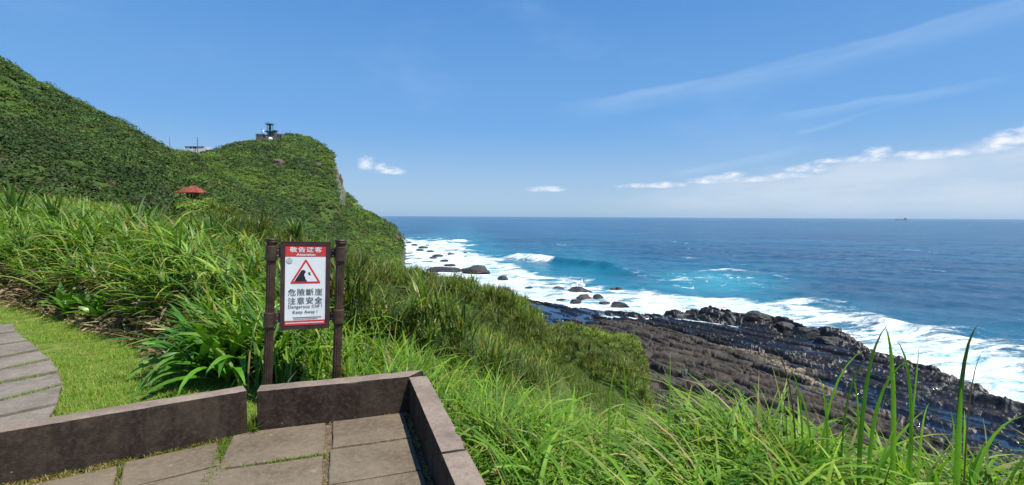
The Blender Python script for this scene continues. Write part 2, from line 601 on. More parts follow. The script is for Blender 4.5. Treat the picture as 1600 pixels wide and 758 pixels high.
# ------------------------------------------------------------------ terrain: one lofted height sheet
# per column (picture column it was measured on): 10 matching (depth, height) points
# near, lawn edge, bank foot, thicket crest, hollow behind, spur crest, dip, main ridge, behind, far
COLS = {
    -1100: [(1.5, 0), (10, 0), (12, .4), (25, 3), (48, 6), (90, 40), (100, 44), (150, 90), (220, 80), (900, 40)],
    0:    [(1.5, 0), (8.8, 0), (10, .4), (23, 1.3), (42, 2), (80, 17), (88, 20), (160, 52.5), (200, 52), (900, 30)],
    110:  [(1.5, 0), (7.3, 0), (8.5, .4), (22, 1.15), (40, 1.0), (85, 13), (95, 16), (175, 42), (215, 41), (900, 10)],
    200:  [(1.5, 0), (6.2, 0), (7.5, .4), (21, .9), (40, -.2), (90, 10), (105, 13), (200, 36.0), (250, 35), (900, 0)],
    270:  [(1.5, 0), (5.3, 0), (6.8, .4), (20, .6), (40, -1.2), (100, 5.5), (125, 10), (240, 30.0), (300, 29), (900, -10)],
    320:  [(1.5, 0), (4.7, 0), (6.2, .3), (19, .4), (42, -2.6), (190, 18.5), (250, 18), (330, 43), (380, 43), (900, -15)],
    345:  [(1.5, 0), (4.5, 0), (6, .25), (18, .25), (42, -3.3), (185, 14.5), (240, 14.5), (360, 48.5), (410, 48), (900, -20)],
    380:  [(1.5, 0), (4.3, 0), (5.8, .2), (20, 0), (42, -4), (180, 9.5), (230, 9), (400, 62), (430, 62.5), (700, -24)],
    410:  [(1.5, 0), (4.2, 0), (5.6, .1), (23, -.2), (44, -5), (170, 5), (225, 6), (420, 67.0), (445, 66.5), (700, -25)],
    450:  [(1.5, 0), (4.2, -.05), (5.5, .05), (27, -.7), (48, -6.5), (160, 0), (220, 3.5), (430, 71.5), (455, 71), (620, -25)],
    490:  [(1.5, 0), (4.2, -.1), (5.5, 0), (29, -1.2), (50, -8), (150, -6), (210, -1), (440, 69), (460, 67), (560, -25)],
    520:  [(1.5, 0), (4, -.2), (6, -.1), (30, -1.5), (55, -9.5), (150, -10), (210, -5), (445, 58.5), (455, 57), (480, -25)],
    532:  [(1.5, 0), (4, -.22), (6, -.15), (30, -1.6), (55, -9.8), (150, -11), (212, -6), (445, 40), (455, 37), (480, -25)],
    540:  [(1.5, 0), (4, -.25), (6, -.2), (30, -1.7), (55, -10), (150, -12), (215, -7), (442, 23.5), (452, 20), (478, -25)],
    560:  [(1.5, 0), (4, -.3), (6, -.25), (30, -1.9), (53, -9.5), (150, -14.5), (225, -9), (430, 9), (440, 6), (465, -25)],
    612:  [(1.5, -.05), (4, -.35), (6, -.4), (32, -2.3), (54, -9.5), (150, -19), (250, -16), (400, -4), (406, -6), (425, -25)],
    624:  [(1.5, -.05), (4, -.35), (6, -.45), (33, -2.5), (55, -9.5), (120, -19.6), (250, -18), (375, -14), (379, -15), (400, -25)],
    630:  [(1.5, -.05), (4, -.35), (6, -.45), (33, -2.5), (55, -9.5), (115, -20.3), (210, -20.5), (350, -20.4), (385, -22), (900, -30)],
    645:  [(1.5, -.1), (4, -.35), (6, -.5), (34, -2.7), (55, -10), (110, -20.4), (200, -20.6), (320, -20.5), (350, -22), (900, -30)],
    700:  [(1.5, -.1), (4, -.5), (7, -1.1), (34, -3.3), (52, -11), (100, -20.2), (180, -20.3), (228, -20.6), (262, -22), (900, -30)],
    790:  [(1.5, -.2), (4, -.55), (7, -1.4), (32, -4.4), (46, -11.5), (75, -20.4), (120, -20.7), (158, -21), (180, -22), (900, -30)],
    835:  [(1.5, -.2), (4, -.6), (7, -1.6), (31, -5.0), (42, -11.5), (64, -17.5), (80, -19.9), (125, -20.6), (150, -22), (900, -30)],
    862:  [(1.5, -.2), (4, -.65), (7, -1.7), (28, -5.5), (36, -9.3), (49, -9.5), (54, -11.5), (70, -20), (110, -21.5), (900, -30)],
    900:  [(1.5, -.2), (4, -.7), (7, -1.8), (20, -5.3), (31, -7.8), (48, -9.3), (53, -11.2), (65, -20), (100, -21.5), (900, -30)],
    1000: [(1.5, -.3), (3.8, -.7), (7, -2.0), (20, -6.8), (30, -9.3), (45, -9.9), (49, -11.6), (58, -20), (90, -21.5), (900, -30)],
    1018: [(1.5, -.3), (3.8, -.7), (7, -2.1), (20, -7.0), (29, -10.4), (42, -12.0), (46, -13.2), (54, -20.3), (90, -21.5), (900, -30)],
    1036: [(1.5, -.3), (3.7, -.7), (7, -2.2), (20, -8.5), (30, -14.5), (40, -19.5), (46, -20.5), (54, -21), (90, -21.5), (900, -30)],
    1100: [(1.5, -.3), (3.8, -.42), (5.5, -1.6), (18, -9), (28, -15.5), (40, -20.3), (46, -21), (54, -21.3), (90, -21.5), (900, -30)],
    1300: [(1.5, -.3), (3.5, -.42), (5.0, -1.6), (16, -9), (26, -15.5), (36, -20.3), (44, -21), (54, -21.3), (90, -21.5), (900, -30)],
    1600: [(1.5, -.3), (3.2, -.45), (4.6, -1.7), (15, -9), (24, -15.5), (33, -20.3), (40, -21), (54, -21.3), (90, -21.5), (900, -30)],
    3200: [(1.5, -.3), (2.6, -.6), (4.2, -1.9), (14, -9), (23, -15.5), (32, -20.3), (40, -21), (54, -21.3), (90, -21.5), (900, -30)],
}
CU = np.array(sorted(COLS), float)
CP = np.array([COLS[int(u)] for u in CU])          # (C,10,2)


YLOG = np.linspace(math.log(1.5), math.log(900), 520)
UG = np.concatenate([np.linspace(-1100, -60, 60), np.linspace(-50, 1110, 465), np.linspace(1120, 3200, 80)])
_ky = np.stack([np.interp(UG, CU, np.log(CP[:, k, 0])) for k in range(10)], 1)
_kz = np.stack([np.interp(UG, CU, CP[:, k, 1]) for k in range(10)], 1)
ZT = np.stack([np.interp(YLOG, _ky[i], _kz[i]) for i in range(len(UG))], 0)   # (nu, ny)


def _blur(z, axis, w):
    r = z.copy(); n = 0
    acc = np.zeros_like(z)
    for k in range(-w, w + 1):
        acc += np.roll(z, k, axis); n += 1
    acc /= n
    sl = [slice(None)] * 2
    sl[axis] = slice(w, -w)
    r[tuple(sl)] = acc[tuple(sl)]
    return r


for _ in range(2):
    ZT = _blur(ZT, 1, 3)
    ZT = _blur(ZT, 0, 1)


def terrain_z(x, y, rough=True):
    x = np.asarray(x, float); y = np.asarray(y, float)
    ye = np.maximum(y, 1.5)
    U = 800 + F * x / ye
    ly = np.clip(np.log(ye), YLOG[0], YLOG[-1])
    fu = np.interp(U, UG, np.arange(len(UG)))
    fy = (ly - YLOG[0]) / (YLOG[1] - YLOG[0])
    iu = np.clip(np.floor(fu).astype(int), 0, len(UG) - 2)
    iy = np.clip(np.floor(fy).astype(int), 0, len(YLOG) - 2)
    a = fu - iu; b = fy - iy
    z = (ZT[iu, iy] * (1 - a) * (1 - b) + ZT[iu + 1, iy] * a * (1 - b) + ZT[iu, iy + 1] * (1 - a) * b + ZT[iu + 1, iy + 1] * a * b)
    if rough:
        far = sstep(ye, 50, 130) * sstep(z, -19.5, -12)
        # gullies run down the slope
        # level ground kept for the pavilion and the summit station
        wp = np.exp(-((((U - 302) / 30.0) ** 2 + ((y - 82) / 20.0) ** 2) ** 2))
        far = far * (1 - wp)
        dn = (x - y) * 0.707; ac = (x + y) * 0.707
        z = z + far * (5.0 * fbm(x / 55, y / 80, 1.3, 4) + 9.0 * fbm(dn / 70, ac / 22, 7.7, 3) + 2.2 * fbm(x / 13, y / 13, 4.1, 4))
        z = z * (1 - wp) + wp * np.minimum(z, 0.35 + 0.033 * y)
        ws = sstep(U, 394, 400) * (1 - sstep(U, 441, 447)) * sstep(ye, 385, 400)
        zcap = CZ + (336.0 - 217.5) * ye / F
        z = np.where(ws > 0, np.minimum(z, zcap * ws + (1 - ws) * 500), z)
        mid = sstep(ye, 9, 18) * (1 - sstep(ye, 45, 70))
        z = z + mid * (1.3 * fbm(x / 7, y / 7, 8.8, 3)) * sstep(z, -19, -14)
        z = z + sstep(ye, 60, 120) * (1 - sstep(z, -19, -14)) * 1.1 * fbm(x / 6, y / 6, 2.2, 4)
    return z


# local frame of the paved terrace
TD = at_z(639, 643, 0); TD.z = 0
TC = at_z(400, 672, 0); TC.z = 0
E1 = (TC - TD).normalized()                      # along the back parapet, to the left
E2 = Vector((E1.y, -E1.x, 0))
if E2.y > 0: E2 = -E2                            # towards the camera


def ST(s, t, z=0.0):
    p = TD + E1 * s + E2 * t
    return Vector((p.x, p.y, z))


def to_st(x, y):
    dx = x - TD.x; dy = y - TD.y
    return dx * E1.x + dy * E1.y, dx * E2.x + dy * E2.y


def on_terrace(x, y, pad=0.0):
    s, t = to_st(x, y)
    edge = np.where(s > 1.15, 0.03 + 0.263 * (s - 1.18), 0.0)
    return (s > -0.165 - pad) & (t > edge - 0.155 - pad)


def bank_foot(U):
    return np.interp(U, [-1100, 0, 110, 177, 221, 270, 330, 400, 3000], [10, 8.8, 7.3, 6.45, 6.0, 5.3, 4.75, 4.1, 3.5])


def build_terrain():
    xs, ys = [], []
    ylog = np.concatenate([np.linspace(-6, 1.4, 12), np.exp(np.linspace(math.log(1.5), math.log(900), 560))])
    ug = np.concatenate([np.linspace(-1100, -60, 50), np.linspace(-50, 1110, 520), np.linspace(1120, 3200, 70)])
    Y, U = np.meshgrid(ylog, ug, indexing='ij')
    ye = np.maximum(Y, 1.5)
    X = (U - 800) / F * ye
    Z = terrain_z(X, Y)
    Z = np.where(on_terrace(X, Y), np.minimum(Z, -0.06), Z - 0.02)
    foot = bank_foot(U)
    lawn = (1 - sstep(Y, foot - 0.2, foot + 0.6)) * (U < 520)
    # swale of pale ground cover
    sw = np.exp(-((U - (870 + (30 - Y) * 6)) / 60.0) ** 2) * sstep(Y, 12, 18) * (1 - sstep(Y, 30, 36)) * (U > 780)
    V = np.stack([X, Y, Z], -1).reshape(-1, 3)
    me = np_mesh('terrain', V, grid_faces(len(ylog), len(ug))[:, ::-1], True,
                 {'lawn': np.clip(lawn + 0.7 * sw, 0, 1).ravel()})
    o = link('terrain', me, M_TERRAIN)
    tag(o, 'green coastal hillside falling from the path to the sea', 'hillside', kind='structure')


build_terrain()


def ground_px(u, v, off=0.0, y0=2.0, y1=600):
    """first point where the sight line through a picture point meets the ground raised by off"""
    d = ray(u, v)
    Y = np.exp(np.linspace(math.log(y0), math.log(y1), 4000))
    x = d.x / d.y * Y
    z = CZ + d.z / d.y * Y
    g = terrain_z(x, Y) + off
    k = np.argmax(z < g)
    return Vector((x[k], Y[k], float(g[k] - off)))


# ------------------------------------------------------------------ sea
V_IN = ([560, 640, 662, 690, 720, 745, 775, 800, 840, 880, 940, 1000, 1060, 1100, 1200, 1260, 1320, 1450, 1600, 1800],
        [372, 381, 388, 402, 416, 424, 432, 440, 465, 486, 498, 504, 500, 494, 508, 520, 532, 578, 644, 740])
V_OUT = ([560, 640, 680, 715, 750, 790, 830, 860, 920, 980, 1040, 1100, 1200, 1280, 1330, 1370, 1450, 1600, 1800],
         [366, 373, 374, 378, 392, 407, 422, 431, 436, 446, 456, 464, 474, 482, 489, 501, 521, 546, 580])


def build_sea():
    P = np.concatenate([np.linspace(0.62, 14, 130), np.linspace(14.1, 440, 760)])[::-1]
    Yr = (CZ - SEA) * F / P
    ag = np.concatenate([np.linspace(-1.2, -0.32, 30), np.linspace(-0.31, 1.08, 900), np.linspace(1.1, 2.6, 50)])
    Y, A = np.meshgrid(Yr, ag, indexing='ij')
    X = A * Y
    U, V = proj(X, Y, np.full_like(X, SEA))
    Vi = np.interp(U, *V_IN)
    Vo = np.interp(U, *V_OUT)
    wob = 0.55 * fbm(X / 22, Y / 22, 5.0, 4) + 0.35 * fbm(X / 6, Y / 6, 2.0, 3)
    s = (Vi - V) / np.maximum(Vi - Vo, 3) + wob
    foam = 1.05 - 0.95 * sstep(s, 0.68, 1.25)
    # milky gaps inside the surf
    gap = fbm(X / 11, Y / 11, 9.0, 4)
    foam = foam - (0.22 + 0.16 * sstep(U, 1200, 1300)) * sstep(gap, -0.02, 0.16) * sstep(s, 0.1, 0.5)
    # bright breaking front at the outer edge on the right
    front = np.exp(-((s - 0.95) / 0.22) ** 2) * sstep(U, 1180, 1260) * sstep(fbm(X / 30, Y / 30, 3.3, 3), -0.2, 0.15)
    foam = np.maximum(foam, 0.75 * front)
    near = sstep(U, 1150, 1350)
    shal = np.clip(1.05 - 0.62 * s, 0, 1) * (1 - 0.55 * near)
    shal = np.maximum(shal, (1 - sstep(s, 0.9, 2.3)) * 0.5 * (1 - sstep(U, 900, 1050)) * sstep(U, 650, 740))
    # turquoise patch with foam threads
    px = ((U - 1115) / 112.0); py = ((V - 444 - 0.05 * (U - 1115)) / 22.0)
    patch = np.exp(-(px ** 2 + py ** 2) * 1.1 + 1.2 * fbm(X / 15, Y / 15, 6.0, 4))
    patch = np.clip(patch, 0, 1)
    shal = np.maximum(shal, 0.92 * patch)
    ring = np.exp(-((V - (421 + 0.10 * np.abs(U - 1140) + 6 * fbm(X / 14, Y / 14, 1.0, 3))) / 2.6) ** 2) * np.exp(-((U - 1140) / 85.0) ** 2)
    ring2 = np.exp(-((V - (437 - 0.03 * (U - 1060) + 10 * fbm(X / 12, Y / 12, 1.5, 3))) / 2.6) ** 2) * np.exp(-((U - 1070) / 85.0) ** 2)
    ring3 = np.exp(-((V - (432 + 0.09 * (U - 1000) * 0 - 0.02 * (U - 1000) + 12 * fbm(X / 12, Y / 12, 7.5, 3))) / 2.2) ** 2) * np.exp(-((U - 1000) / 50.0) ** 2)
    thr = np.abs(fbm(X / 9, Y / 14, 12.0, 4))
    lace = (1 - sstep(thr, 0.01, 0.045)) * np.clip(patch * 1.4, 0, 1) * (V < 452)
    foam = np.maximum(foam, np.maximum.reduce([0.80 * ring, 0.78 * ring2, 0.7 * ring3, 0.72 * lace]))
    # the breaking wave and its unbroken shoulder
    def crest(x0, y0, x1, y1):
        d = np.array([x1 - x0, y1 - y0]); L = np.hypot(*d); d = d / L
        n = np.array([-d[1], d[0]])
        if n[1] > 0: n = -n
        tt = (X - x0) * d[0] + (Y - y0) * d[1]
        q = (X - x0) * n[0] + (Y - y0) * n[1]
        return tt, q, L
    H = np.zeros_like(X)
    c0 = at_z(796, 404, SEA); c1 = at_z(985, 428, SEA)
    t, q, L = crest(c0.x, c0.y, c1.x, c1.y)
    t2 = np.clip(t, -20, L + 20)
    q = q + 5 * np.sin(t / L * 3.1) + 2.5 * fbm(X / 9, Y / 9, 2.0, 3)
    env = sstep(t, -8, 8) * (1 - sstep(t, L - 18, L + 8))
    shp = np.where(q > 0, np.exp(-(q / 3.2) ** 2), np.exp(-(q / 8.0) ** 2))
    H += 2.7 * env * shp
    brk = sstep(t, -6, 3) * (1 - sstep(t, L * 0.36, L * 0.45))
    foam = np.maximum(foam, 1.05 * brk * np.exp(-((q - 1.5) / 5.5) ** 2))
    foam = np.maximum(foam, 0.62 * brk * sstep(q, 0, 4) * (1 - sstep(q, 8, 26)))
    foam = np.maximum(foam, 0.55 * (sstep(t, L * .55, L * .62) * (1 - sstep(t, L * .75, L * .82)) + sstep(t, L * .85, L * .9) * (1 - sstep(t, L * 1.05, L * 1.1))) * np.exp(-((q + 0.8) / 1.8) ** 2))
    # second far break near the headland
    c0 = at_z(676, 382, SEA); c1 = at_z(735, 378, SEA)
    t, q, L = crest(c0.x, c0.y, c1.x, c1.y)
    env = sstep(t, -8, 6) * (1 - sstep(t, L - 14, L + 6))
    H += 2.4 * env * np.exp(-(q / 6.0) ** 2)
    foam = np.maximum(foam, 1.0 * env * np.exp(-((q - 2) / 9.0) ** 2))
    for (ua, va, ub, vb, w, k) in [(1010, 434, 1060, 430, 5, .5), (700, 391, 745, 393, 6, .6), (720, 404, 790, 402, 5, .5), (690, 384, 790, 376, 6, .45), (640, 372, 700, 374, 8, .5),
                                   (968, 420, 985, 421, 4, .7), (1120, 415, 1175, 417, 4, .5), (1195, 430, 1240, 440, 2.5, .55),
                                   (1440, 515, 1500, 526, 1.6, .6), (1375, 506, 1420, 520, 2.2, .9), (1420, 522, 1530, 545, 3, .75), (1500, 520, 1600, 548, 1.6, .6)]:
        c0 = at_z(ua, va, SEA); c1 = at_z(ub, vb, SEA)
        t, q, L = crest(c0.x, c0.y, c1.x, c1.y)
        q = q + 0.4 * w * fbm(X / (2 * w), Y / (2 * w), 3.0, 3) * 2
        env = sstep(t, -w, w) * (1 - sstep(t, L - w, L + w))
        foam = np.maximum(foam, k * env * np.exp(-(q / w) ** 2))
        H += 0.22 * w * k * env * np.exp(-(q / w) ** 2)
    # breaking front along the shelf on the right
    H += 1.1 * front
    # swell, fading where the grid gets coarse
    fade = 1 - sstep(Y, 250, 1200)
    for (ang, lam, amp) in [(0.35, 34, .20), (0.62, 21, .15), (0.15, 13, .10), (0.9, 8.5, .07), (-0.3, 6.0, .05)]:
        ph = (X * math.sin(ang) + Y * math.cos(ang)) * 2 * math.pi / lam + 5.0 * fbm(X / (lam * 3), Y / (lam * 3), lam, 2)
        H += amp * fade * (1 - np.abs(np.sin(ph / 2))) * 1.6
    H += fade * 0.5 * fbm(X / 5, Y / 9, 4.0, 4)
    H += 0.5 * np.clip(foam, 0, 1) * fade * fbm(X / 2.5, Y / 2.5, 6.0, 3)
    H *= sstep(s, 0.08, 0.5)
    # whitecaps out at sea
    caps = fbm(X / 16, Y / 34, 3.0, 4)
    foam = np.maximum(foam, 0.58 * sstep(caps, 0.235, 0.30) * (s > 1.2) * (1 - sstep(Y, 1500, 4000)))
    tex = fbm(X / 7 + 3, Y / 12, 2.0, 5)
    foam = np.clip(foam, 0, 1.05) * (0.92 + 0.55 * tex * sstep(s, -0.2, 0.3))
    foam = foam * (1 - sstep(Y, 4000, 8000))
    Z = SEA + H
    me = np_mesh('sea', np.stack([X, Y, Z], -1).reshape(-1, 3), grid_faces(len(Yr), len(ag)), True,
                 {'foam': foam.ravel(), 'shallow': np.clip(shal, 0, 1).ravel()})
    o = link('sea', me, M_SEA)
    tag(o, 'blue sea with white surf running onto the rocky shore', 'sea', kind='structure')


build_sea()

# ------------------------------------------------------------------ rock shelf
SO = np.array([45.0, 100.0]); SDIR = np.array([.583, -.812]); SN = np.array([.812, .583])


def build_shelf():
    p = np.arange(-58, 62, 0.15)
    q = np.arange(-52, 12, 0.12)
    Pm, Q = np.meshgrid(p, q, indexing='ij')
    X = SO[0] + SDIR[0] * Pm + SN[0] * Q
    Y = SO[1] + SDIR[1] * Pm + SN[1] * Q
    edge = np.interp(Pm, [-62, -43, -30, -18, -10, 3, 18, 32, 44, 50, 66], [-18, -14, -11, -7, 4, 6.5, 4.5, -4.5, -16, -26, -48])
    edge = edge + 3.0 * fbm(Pm / 7, Q / 7, 3.0, 3) + 1.5 * fbm(Pm / 2.0, Q / 2.0, 1.0, 2)
    di = edge - Q                                        # distance landward of the sea edge
    qq = Q + 4.5 * fbm(Pm / 20, Q / 12, 2.0, 3) + 2.4 * fbm(Pm / 7, Q / 5, 6.0, 4) + 0.9 * np.round(3 * fbm(Pm / 9, Q / 14, 31.0, 2))
    base = np.interp(di, [-4, -1, 0, 1.2, 5, 7.5, 20, 27, 42, 52, 70], [-2.2, -1.0, -.2, .9, 1.1, .85, .95, 1.5, 2.4, 1.0, -3.0])
    # left arm is a low flat ledge
    leftw = 1 - sstep(Pm, -24, -8)
    base = base * (1 - leftw) + leftw * np.interp(di, [-4, 0, 2, 30, 70], [-1.5, -.2, .45, .7, 1.1])
    # beds: each a slab tilted a little, ending in a small scarp; cross joints cut them into blocks
    def beds(per, amp, seed, ph):
        b = qq / per + ph
        k = np.floor(b); f = b - k
        rnd = _h(k.astype(np.int64) + 500, np.zeros_like(k).astype(np.int64) + seed, np.zeros_like(k).astype(np.int64))
        jp = Pm / (per * 1.7) + rnd * 7 + 0.8 * fbm(Pm / 5, Q / 5, seed, 2)
        kj = np.floor(jp); fj = jp - kj
        blk = _h(k.astype(np.int64) + 500, kj.astype(np.int64) + 900, np.zeros_like(k).astype(np.int64) + seed)
        groove = np.minimum(np.minimum(f, 1 - f) * per, np.minimum(fj, 1 - fj) * per * 2.6)
        return amp * ((0.5 - f) * 1.15 + (blk - 0.5) * 0.9), groove
    h1, g1 = beds(3.6, 0.72, 1, 0.0)
    h2, g2 = beds(1.35, 0.34, 2, 0.3)
    wetz = sstep(di, 5, 7.5) * (1 - sstep(di, 18, 24)) * (1 - leftw)
    rg = (1 - 0.45 * wetz) * (1 - 0.1 * leftw)
    h3, g3 = beds(0.62, 0.14, 5, 0.7)
    Z = base + rg * (h1 + h2 + h3) - 0.22 * rg * (1 - sstep(g3, 0, 0.1)) - rg * 0.75 * (1 - sstep(g1, 0.08, 0.28)) - 0.36 * rg * (1 - sstep(g2, 0.02, 0.15))
    Z = Z + 0.16 * fbm(Pm / 0.9, Q / 0.7, 7.0, 3) * rg + 0.5 * fbm(Pm / 12, Q / 6, 8.0, 3)
    # big toppled blocks along the outer edge
    out = sstep(di, 0.3, 1.2) * (1 - sstep(di, 4.5, 6.5)) * sstep(Pm, -14, -6) * (1 - 0.85 * sstep(Pm, 18, 27))
    cell = fbm(Pm / 5.5, Q / 3.5, 11.0, 2)
    Z = Z + out * (0.5 + 2.0 * np.round((cell + 0.15) * 4) / 4)
    Z = np.where(di < 0, np.minimum(Z, 0.1 + 0.5 * di), Z)
    # gullies where the surf runs in behind the outer blocks
    gul = np.exp(-((di - (7.5 + 2.0 * fbm(Pm / 6, Q / 30, 4.0, 2))) / 1.7) ** 2) * sstep(Pm, -24, -18) * (1 - sstep(Pm, -1, 5))
    gul = np.maximum(gul, 0.8 * np.exp(-((di - 6.0) / 1.1) ** 2) * sstep(Pm, 8, 10) * (1 - sstep(Pm, 17, 20)))
    Z = Z - 3.2 * gul
    pl = 0.72 + 0.16 * np.round(2 * fbm(Pm / 18, Q / 9, 1.0, 2))
    poolable = np.maximum(wetz * sstep(fbm(Pm / 10, Q / 4, 5.0, 3), -0.22, -0.05), leftw * sstep(di, 2, 5) * sstep(fbm(Pm / 9, Q / 3, 5.0, 3), -0.12, 0.0))
    low2 = sstep(di, 18, 20) * (1 - sstep(di, 30, 34)) * (fbm(Pm / 7, Q / 2.5, 15.0, 3) > 0.12) * (1 - leftw)
    pz2 = base - 0.15
    pool = (poolable > 0.5) & (Z < pl) & (gul < 0.12)
    Z = np.where(pool, pl, Z)
    p2 = (low2 > 0.5) & (Z < pz2)
    Z = np.where(p2, pz2, Z)
    pool = pool | p2
    wet = np.clip(1.0 - sstep(di, 18, 31) + 0.0, 0, 1)
    wet = np.maximum(wet, leftw * (1 - sstep(di, 20, 34)))
    sand = 1.2 * np.exp(-((di - (22 + 0.13 * Pm)) / 3.0) ** 2) * sstep(Pm, -4, 4) * (1 - sstep(Pm, 26, 34)) * (fbm(Pm / 6, Q / 3, 21.0, 3) > -0.06)
    me = np_mesh('rock_shelf', np.stack([X, Y, SEA + Z], -1).reshape(-1, 3), grid_faces(len(p), len(q))[:, ::-1], False,
                 {'wet': wet.ravel(), 'pool': pool.astype(float).ravel(), 'sand': sand.ravel()})
    o = link('rock_shelf', me, M_SHELF)
    tag(o, 'dark layered wave cut rock shelf between green slope and surf', 'rock shelf', kind='structure')


build_shelf()


# ------------------------------------------------------------------ boulders along the shore
def rock_mesh(name, sx, sy, sz, seed, sub=4, jag=0.5):
    bm = bmesh.new()
    bmesh.ops.create_icosphere(bm, subdivisions=sub, radius=1.0)
    V = np.array([v.co[:] for v in bm.verts])
    rs = np.random.default_rng(seed)
    # chop with random planes for an angular look
    for _ in range(11):
        n = rs.normal(size=3); n /= np.linalg.norm(n)
        dcut = rs.uniform(0.62, 0.9)
        dist = V @ n
        V = V - np.maximum(dist - dcut, 0)[:, None] * n[None, :] * 0.92
    nz = fbm(V[:, 0] * 1.6 + seed, V[:, 1] * 1.6, V[:, 2] * 1.6, 4)
    V = V * (1 + jag * nz)[:, None]
    nz = fbm(V[:, 0] * 6 + seed, V[:, 1] * 6, V[:, 2] * 6, 2)
    V = V * (1 + 0.12 * nz)[:, None]
    V = V * np.array([sx, sy, sz])
    for v, c in zip(bm.verts, V): v.co = c
    return bm_mesh(name, bm, False)


# (u, v of the base on the water, width px, height px, label)
ROCKS = [
    (744, 428, 46, 15, 'broad grey boulder standing at the water edge below the thicket crest'),
    (690, 424, 60, 7, 'long flat grey ledge left of the broad shore boulder'),
    (786, 438, 16, 8, 'small dark round boulder alone in white surf right of the broad boulder'),
    (827, 451, 13, 4, 'low flat dark rock awash in surf near the thicket edge'),
    (704, 399, 12, 5, 'small grey rock farthest out toward the headland in pale surf'),
    (727, 396, 7, 3, 'tiny dark rock in turquoise water seaward of the grey ledge'),
    (727, 402, 6, 3, 'tiny rock just below its twin in turquoise water'),
    (872, 453, 18, 6, 'small dark rock left of the white spray burst'),
    (904, 459, 46, 11, 'long sloping dark rock under the white spray burst'),
    (913, 469, 26, 10, 'dark block in front of the long sloping rock in surf'),
    (935, 469, 19, 11, 'rounded black boulder right of the dark block in surf'),
    (970, 481, 28, 11, 'black rounded boulder alone in white foam nearest the shelf'),
    (945, 476, 18, 5, 'low wet rock between two black boulders in foam'),
    (958, 453, 10, 4, 'small rock behind the surf seaward of the black boulders'),
    (967, 453, 12, 5, 'small peaked rock at the outer side of the surf'),
    (900, 475, 20, 8, 'broken dark rock at the surf edge landward of the long rock'),
    (878, 470, 16, 4, 'flat dark rock awash at left end of the blue ledge'),
    (985, 491, 20, 4, 'thin dark ledge awash where surf meets the shelf'),
    (1185, 508, 50, 17, 'big brown block highest on the outer edge of the shelf'),
    (1150, 500, 44, 11, 'low dark slab left of the big brown block on the shelf edge'),
    (1228, 519, 34, 14, 'square dark block right of the big brown block with white water behind'),
    (1262, 527, 40, 14, 'wet dark block with trickling water along its seaward face'),
    (1302, 540, 50, 13, 'long low dark block at right end of the shelf edge blocks'),
]


def build_rocks():
    for (u, v, w, h) in [(648, 384, 10, 5), (661, 388, 14, 6), (672, 394, 12, 5), (684, 401, 16, 6), (668, 384, 7, 3), (694, 409, 14, 6), (656, 392, 12, 5), (677, 404, 12, 5), (703, 416, 18, 7), (640, 380, 8, 4)]:
        ROCKS.append((u, v, w, h, 'small grey rock among the shore rocks below the headland toe'))
    for i, (u, v, w, h, lab) in enumerate(ROCKS):
        on_shelf = u > 1140
        zb = SEA + (0.5 if on_shelf else 0.0)
        p = at_z(u, v, zb)
        sx = w / F * p.y / 2 * 1.08
        sz = h / F * p.y * (0.85 if on_shelf else (0.42 if 'among the shore' in lab else 0.62))
        sy = sx * (0.75 if w < 40 else 0.5)
        me = rock_mesh('boulder', sx, sy, sz, 40 + i * 3, 4 if w > 15 else 3, 0.55)
        o = link('boulder', me, M_BOULDER)
        o.location = (p.x, p.y + sy * 0.3, zb + sz * 0.45)
        o.rotation_euler = (0, 0, -0.75 if on_shelf else random.uniform(-0.3, 0.3))
        tag(o, lab, 'boulder', 'boulders along the shore')
    # outcrops on the headland
    for (u, v, w, h, lab) in [(432, 258, 20, 22, 'dark rock outcrop below the summit station on the headland'),
                              (494, 258, 13, 12, 'orange rock outcrop near the cliff side of the headland'),
                              (618, 372, 10, 16, 'grey rock cliff at the seaward toe of the headland'),
                              (531, 282, 6, 22, 'pale bare rock face at the overhanging headland edge')]:
        p = ground_px(u, v, 0.5, 60)
        me = rock_mesh('rock_outcrop', w / F * p.y / 2, w / F * p.y / 2, h / F * p.y / 2, 300 + u, 4, 0.7)
        o = link('rock_outcrop', me, M_OUTC)
        o.location = p + Vector((0, 2.2, 0.2))
        tag(o, lab, 'rock outcrop')


M_OUTC = stone_mat('outcrop_rock', (0.17, 0.125, 0.085), (0.05, 0.042, 0.036), (0.28, 0.21, 0.14), 0.08, 0.9, bumpd=0.4)
build_rocks()


# ------------------------------------------------------------------ vegetation builders (numpy)
def palette(n, cols, weights, jit=0.18, rng=RNG):
    cols = np.array(cols, float)
    w = np.array(weights, float); w /= w.sum()
    k = rng.choice(len(cols), n, p=w)
    c = cols[k] * (1 + rng.uniform(-jit, jit, (n, 1))) * (1 + rng.uniform(-jit * .35, jit * .35, (n, 3)))
    return np.clip(c, 0.002, 0.9)


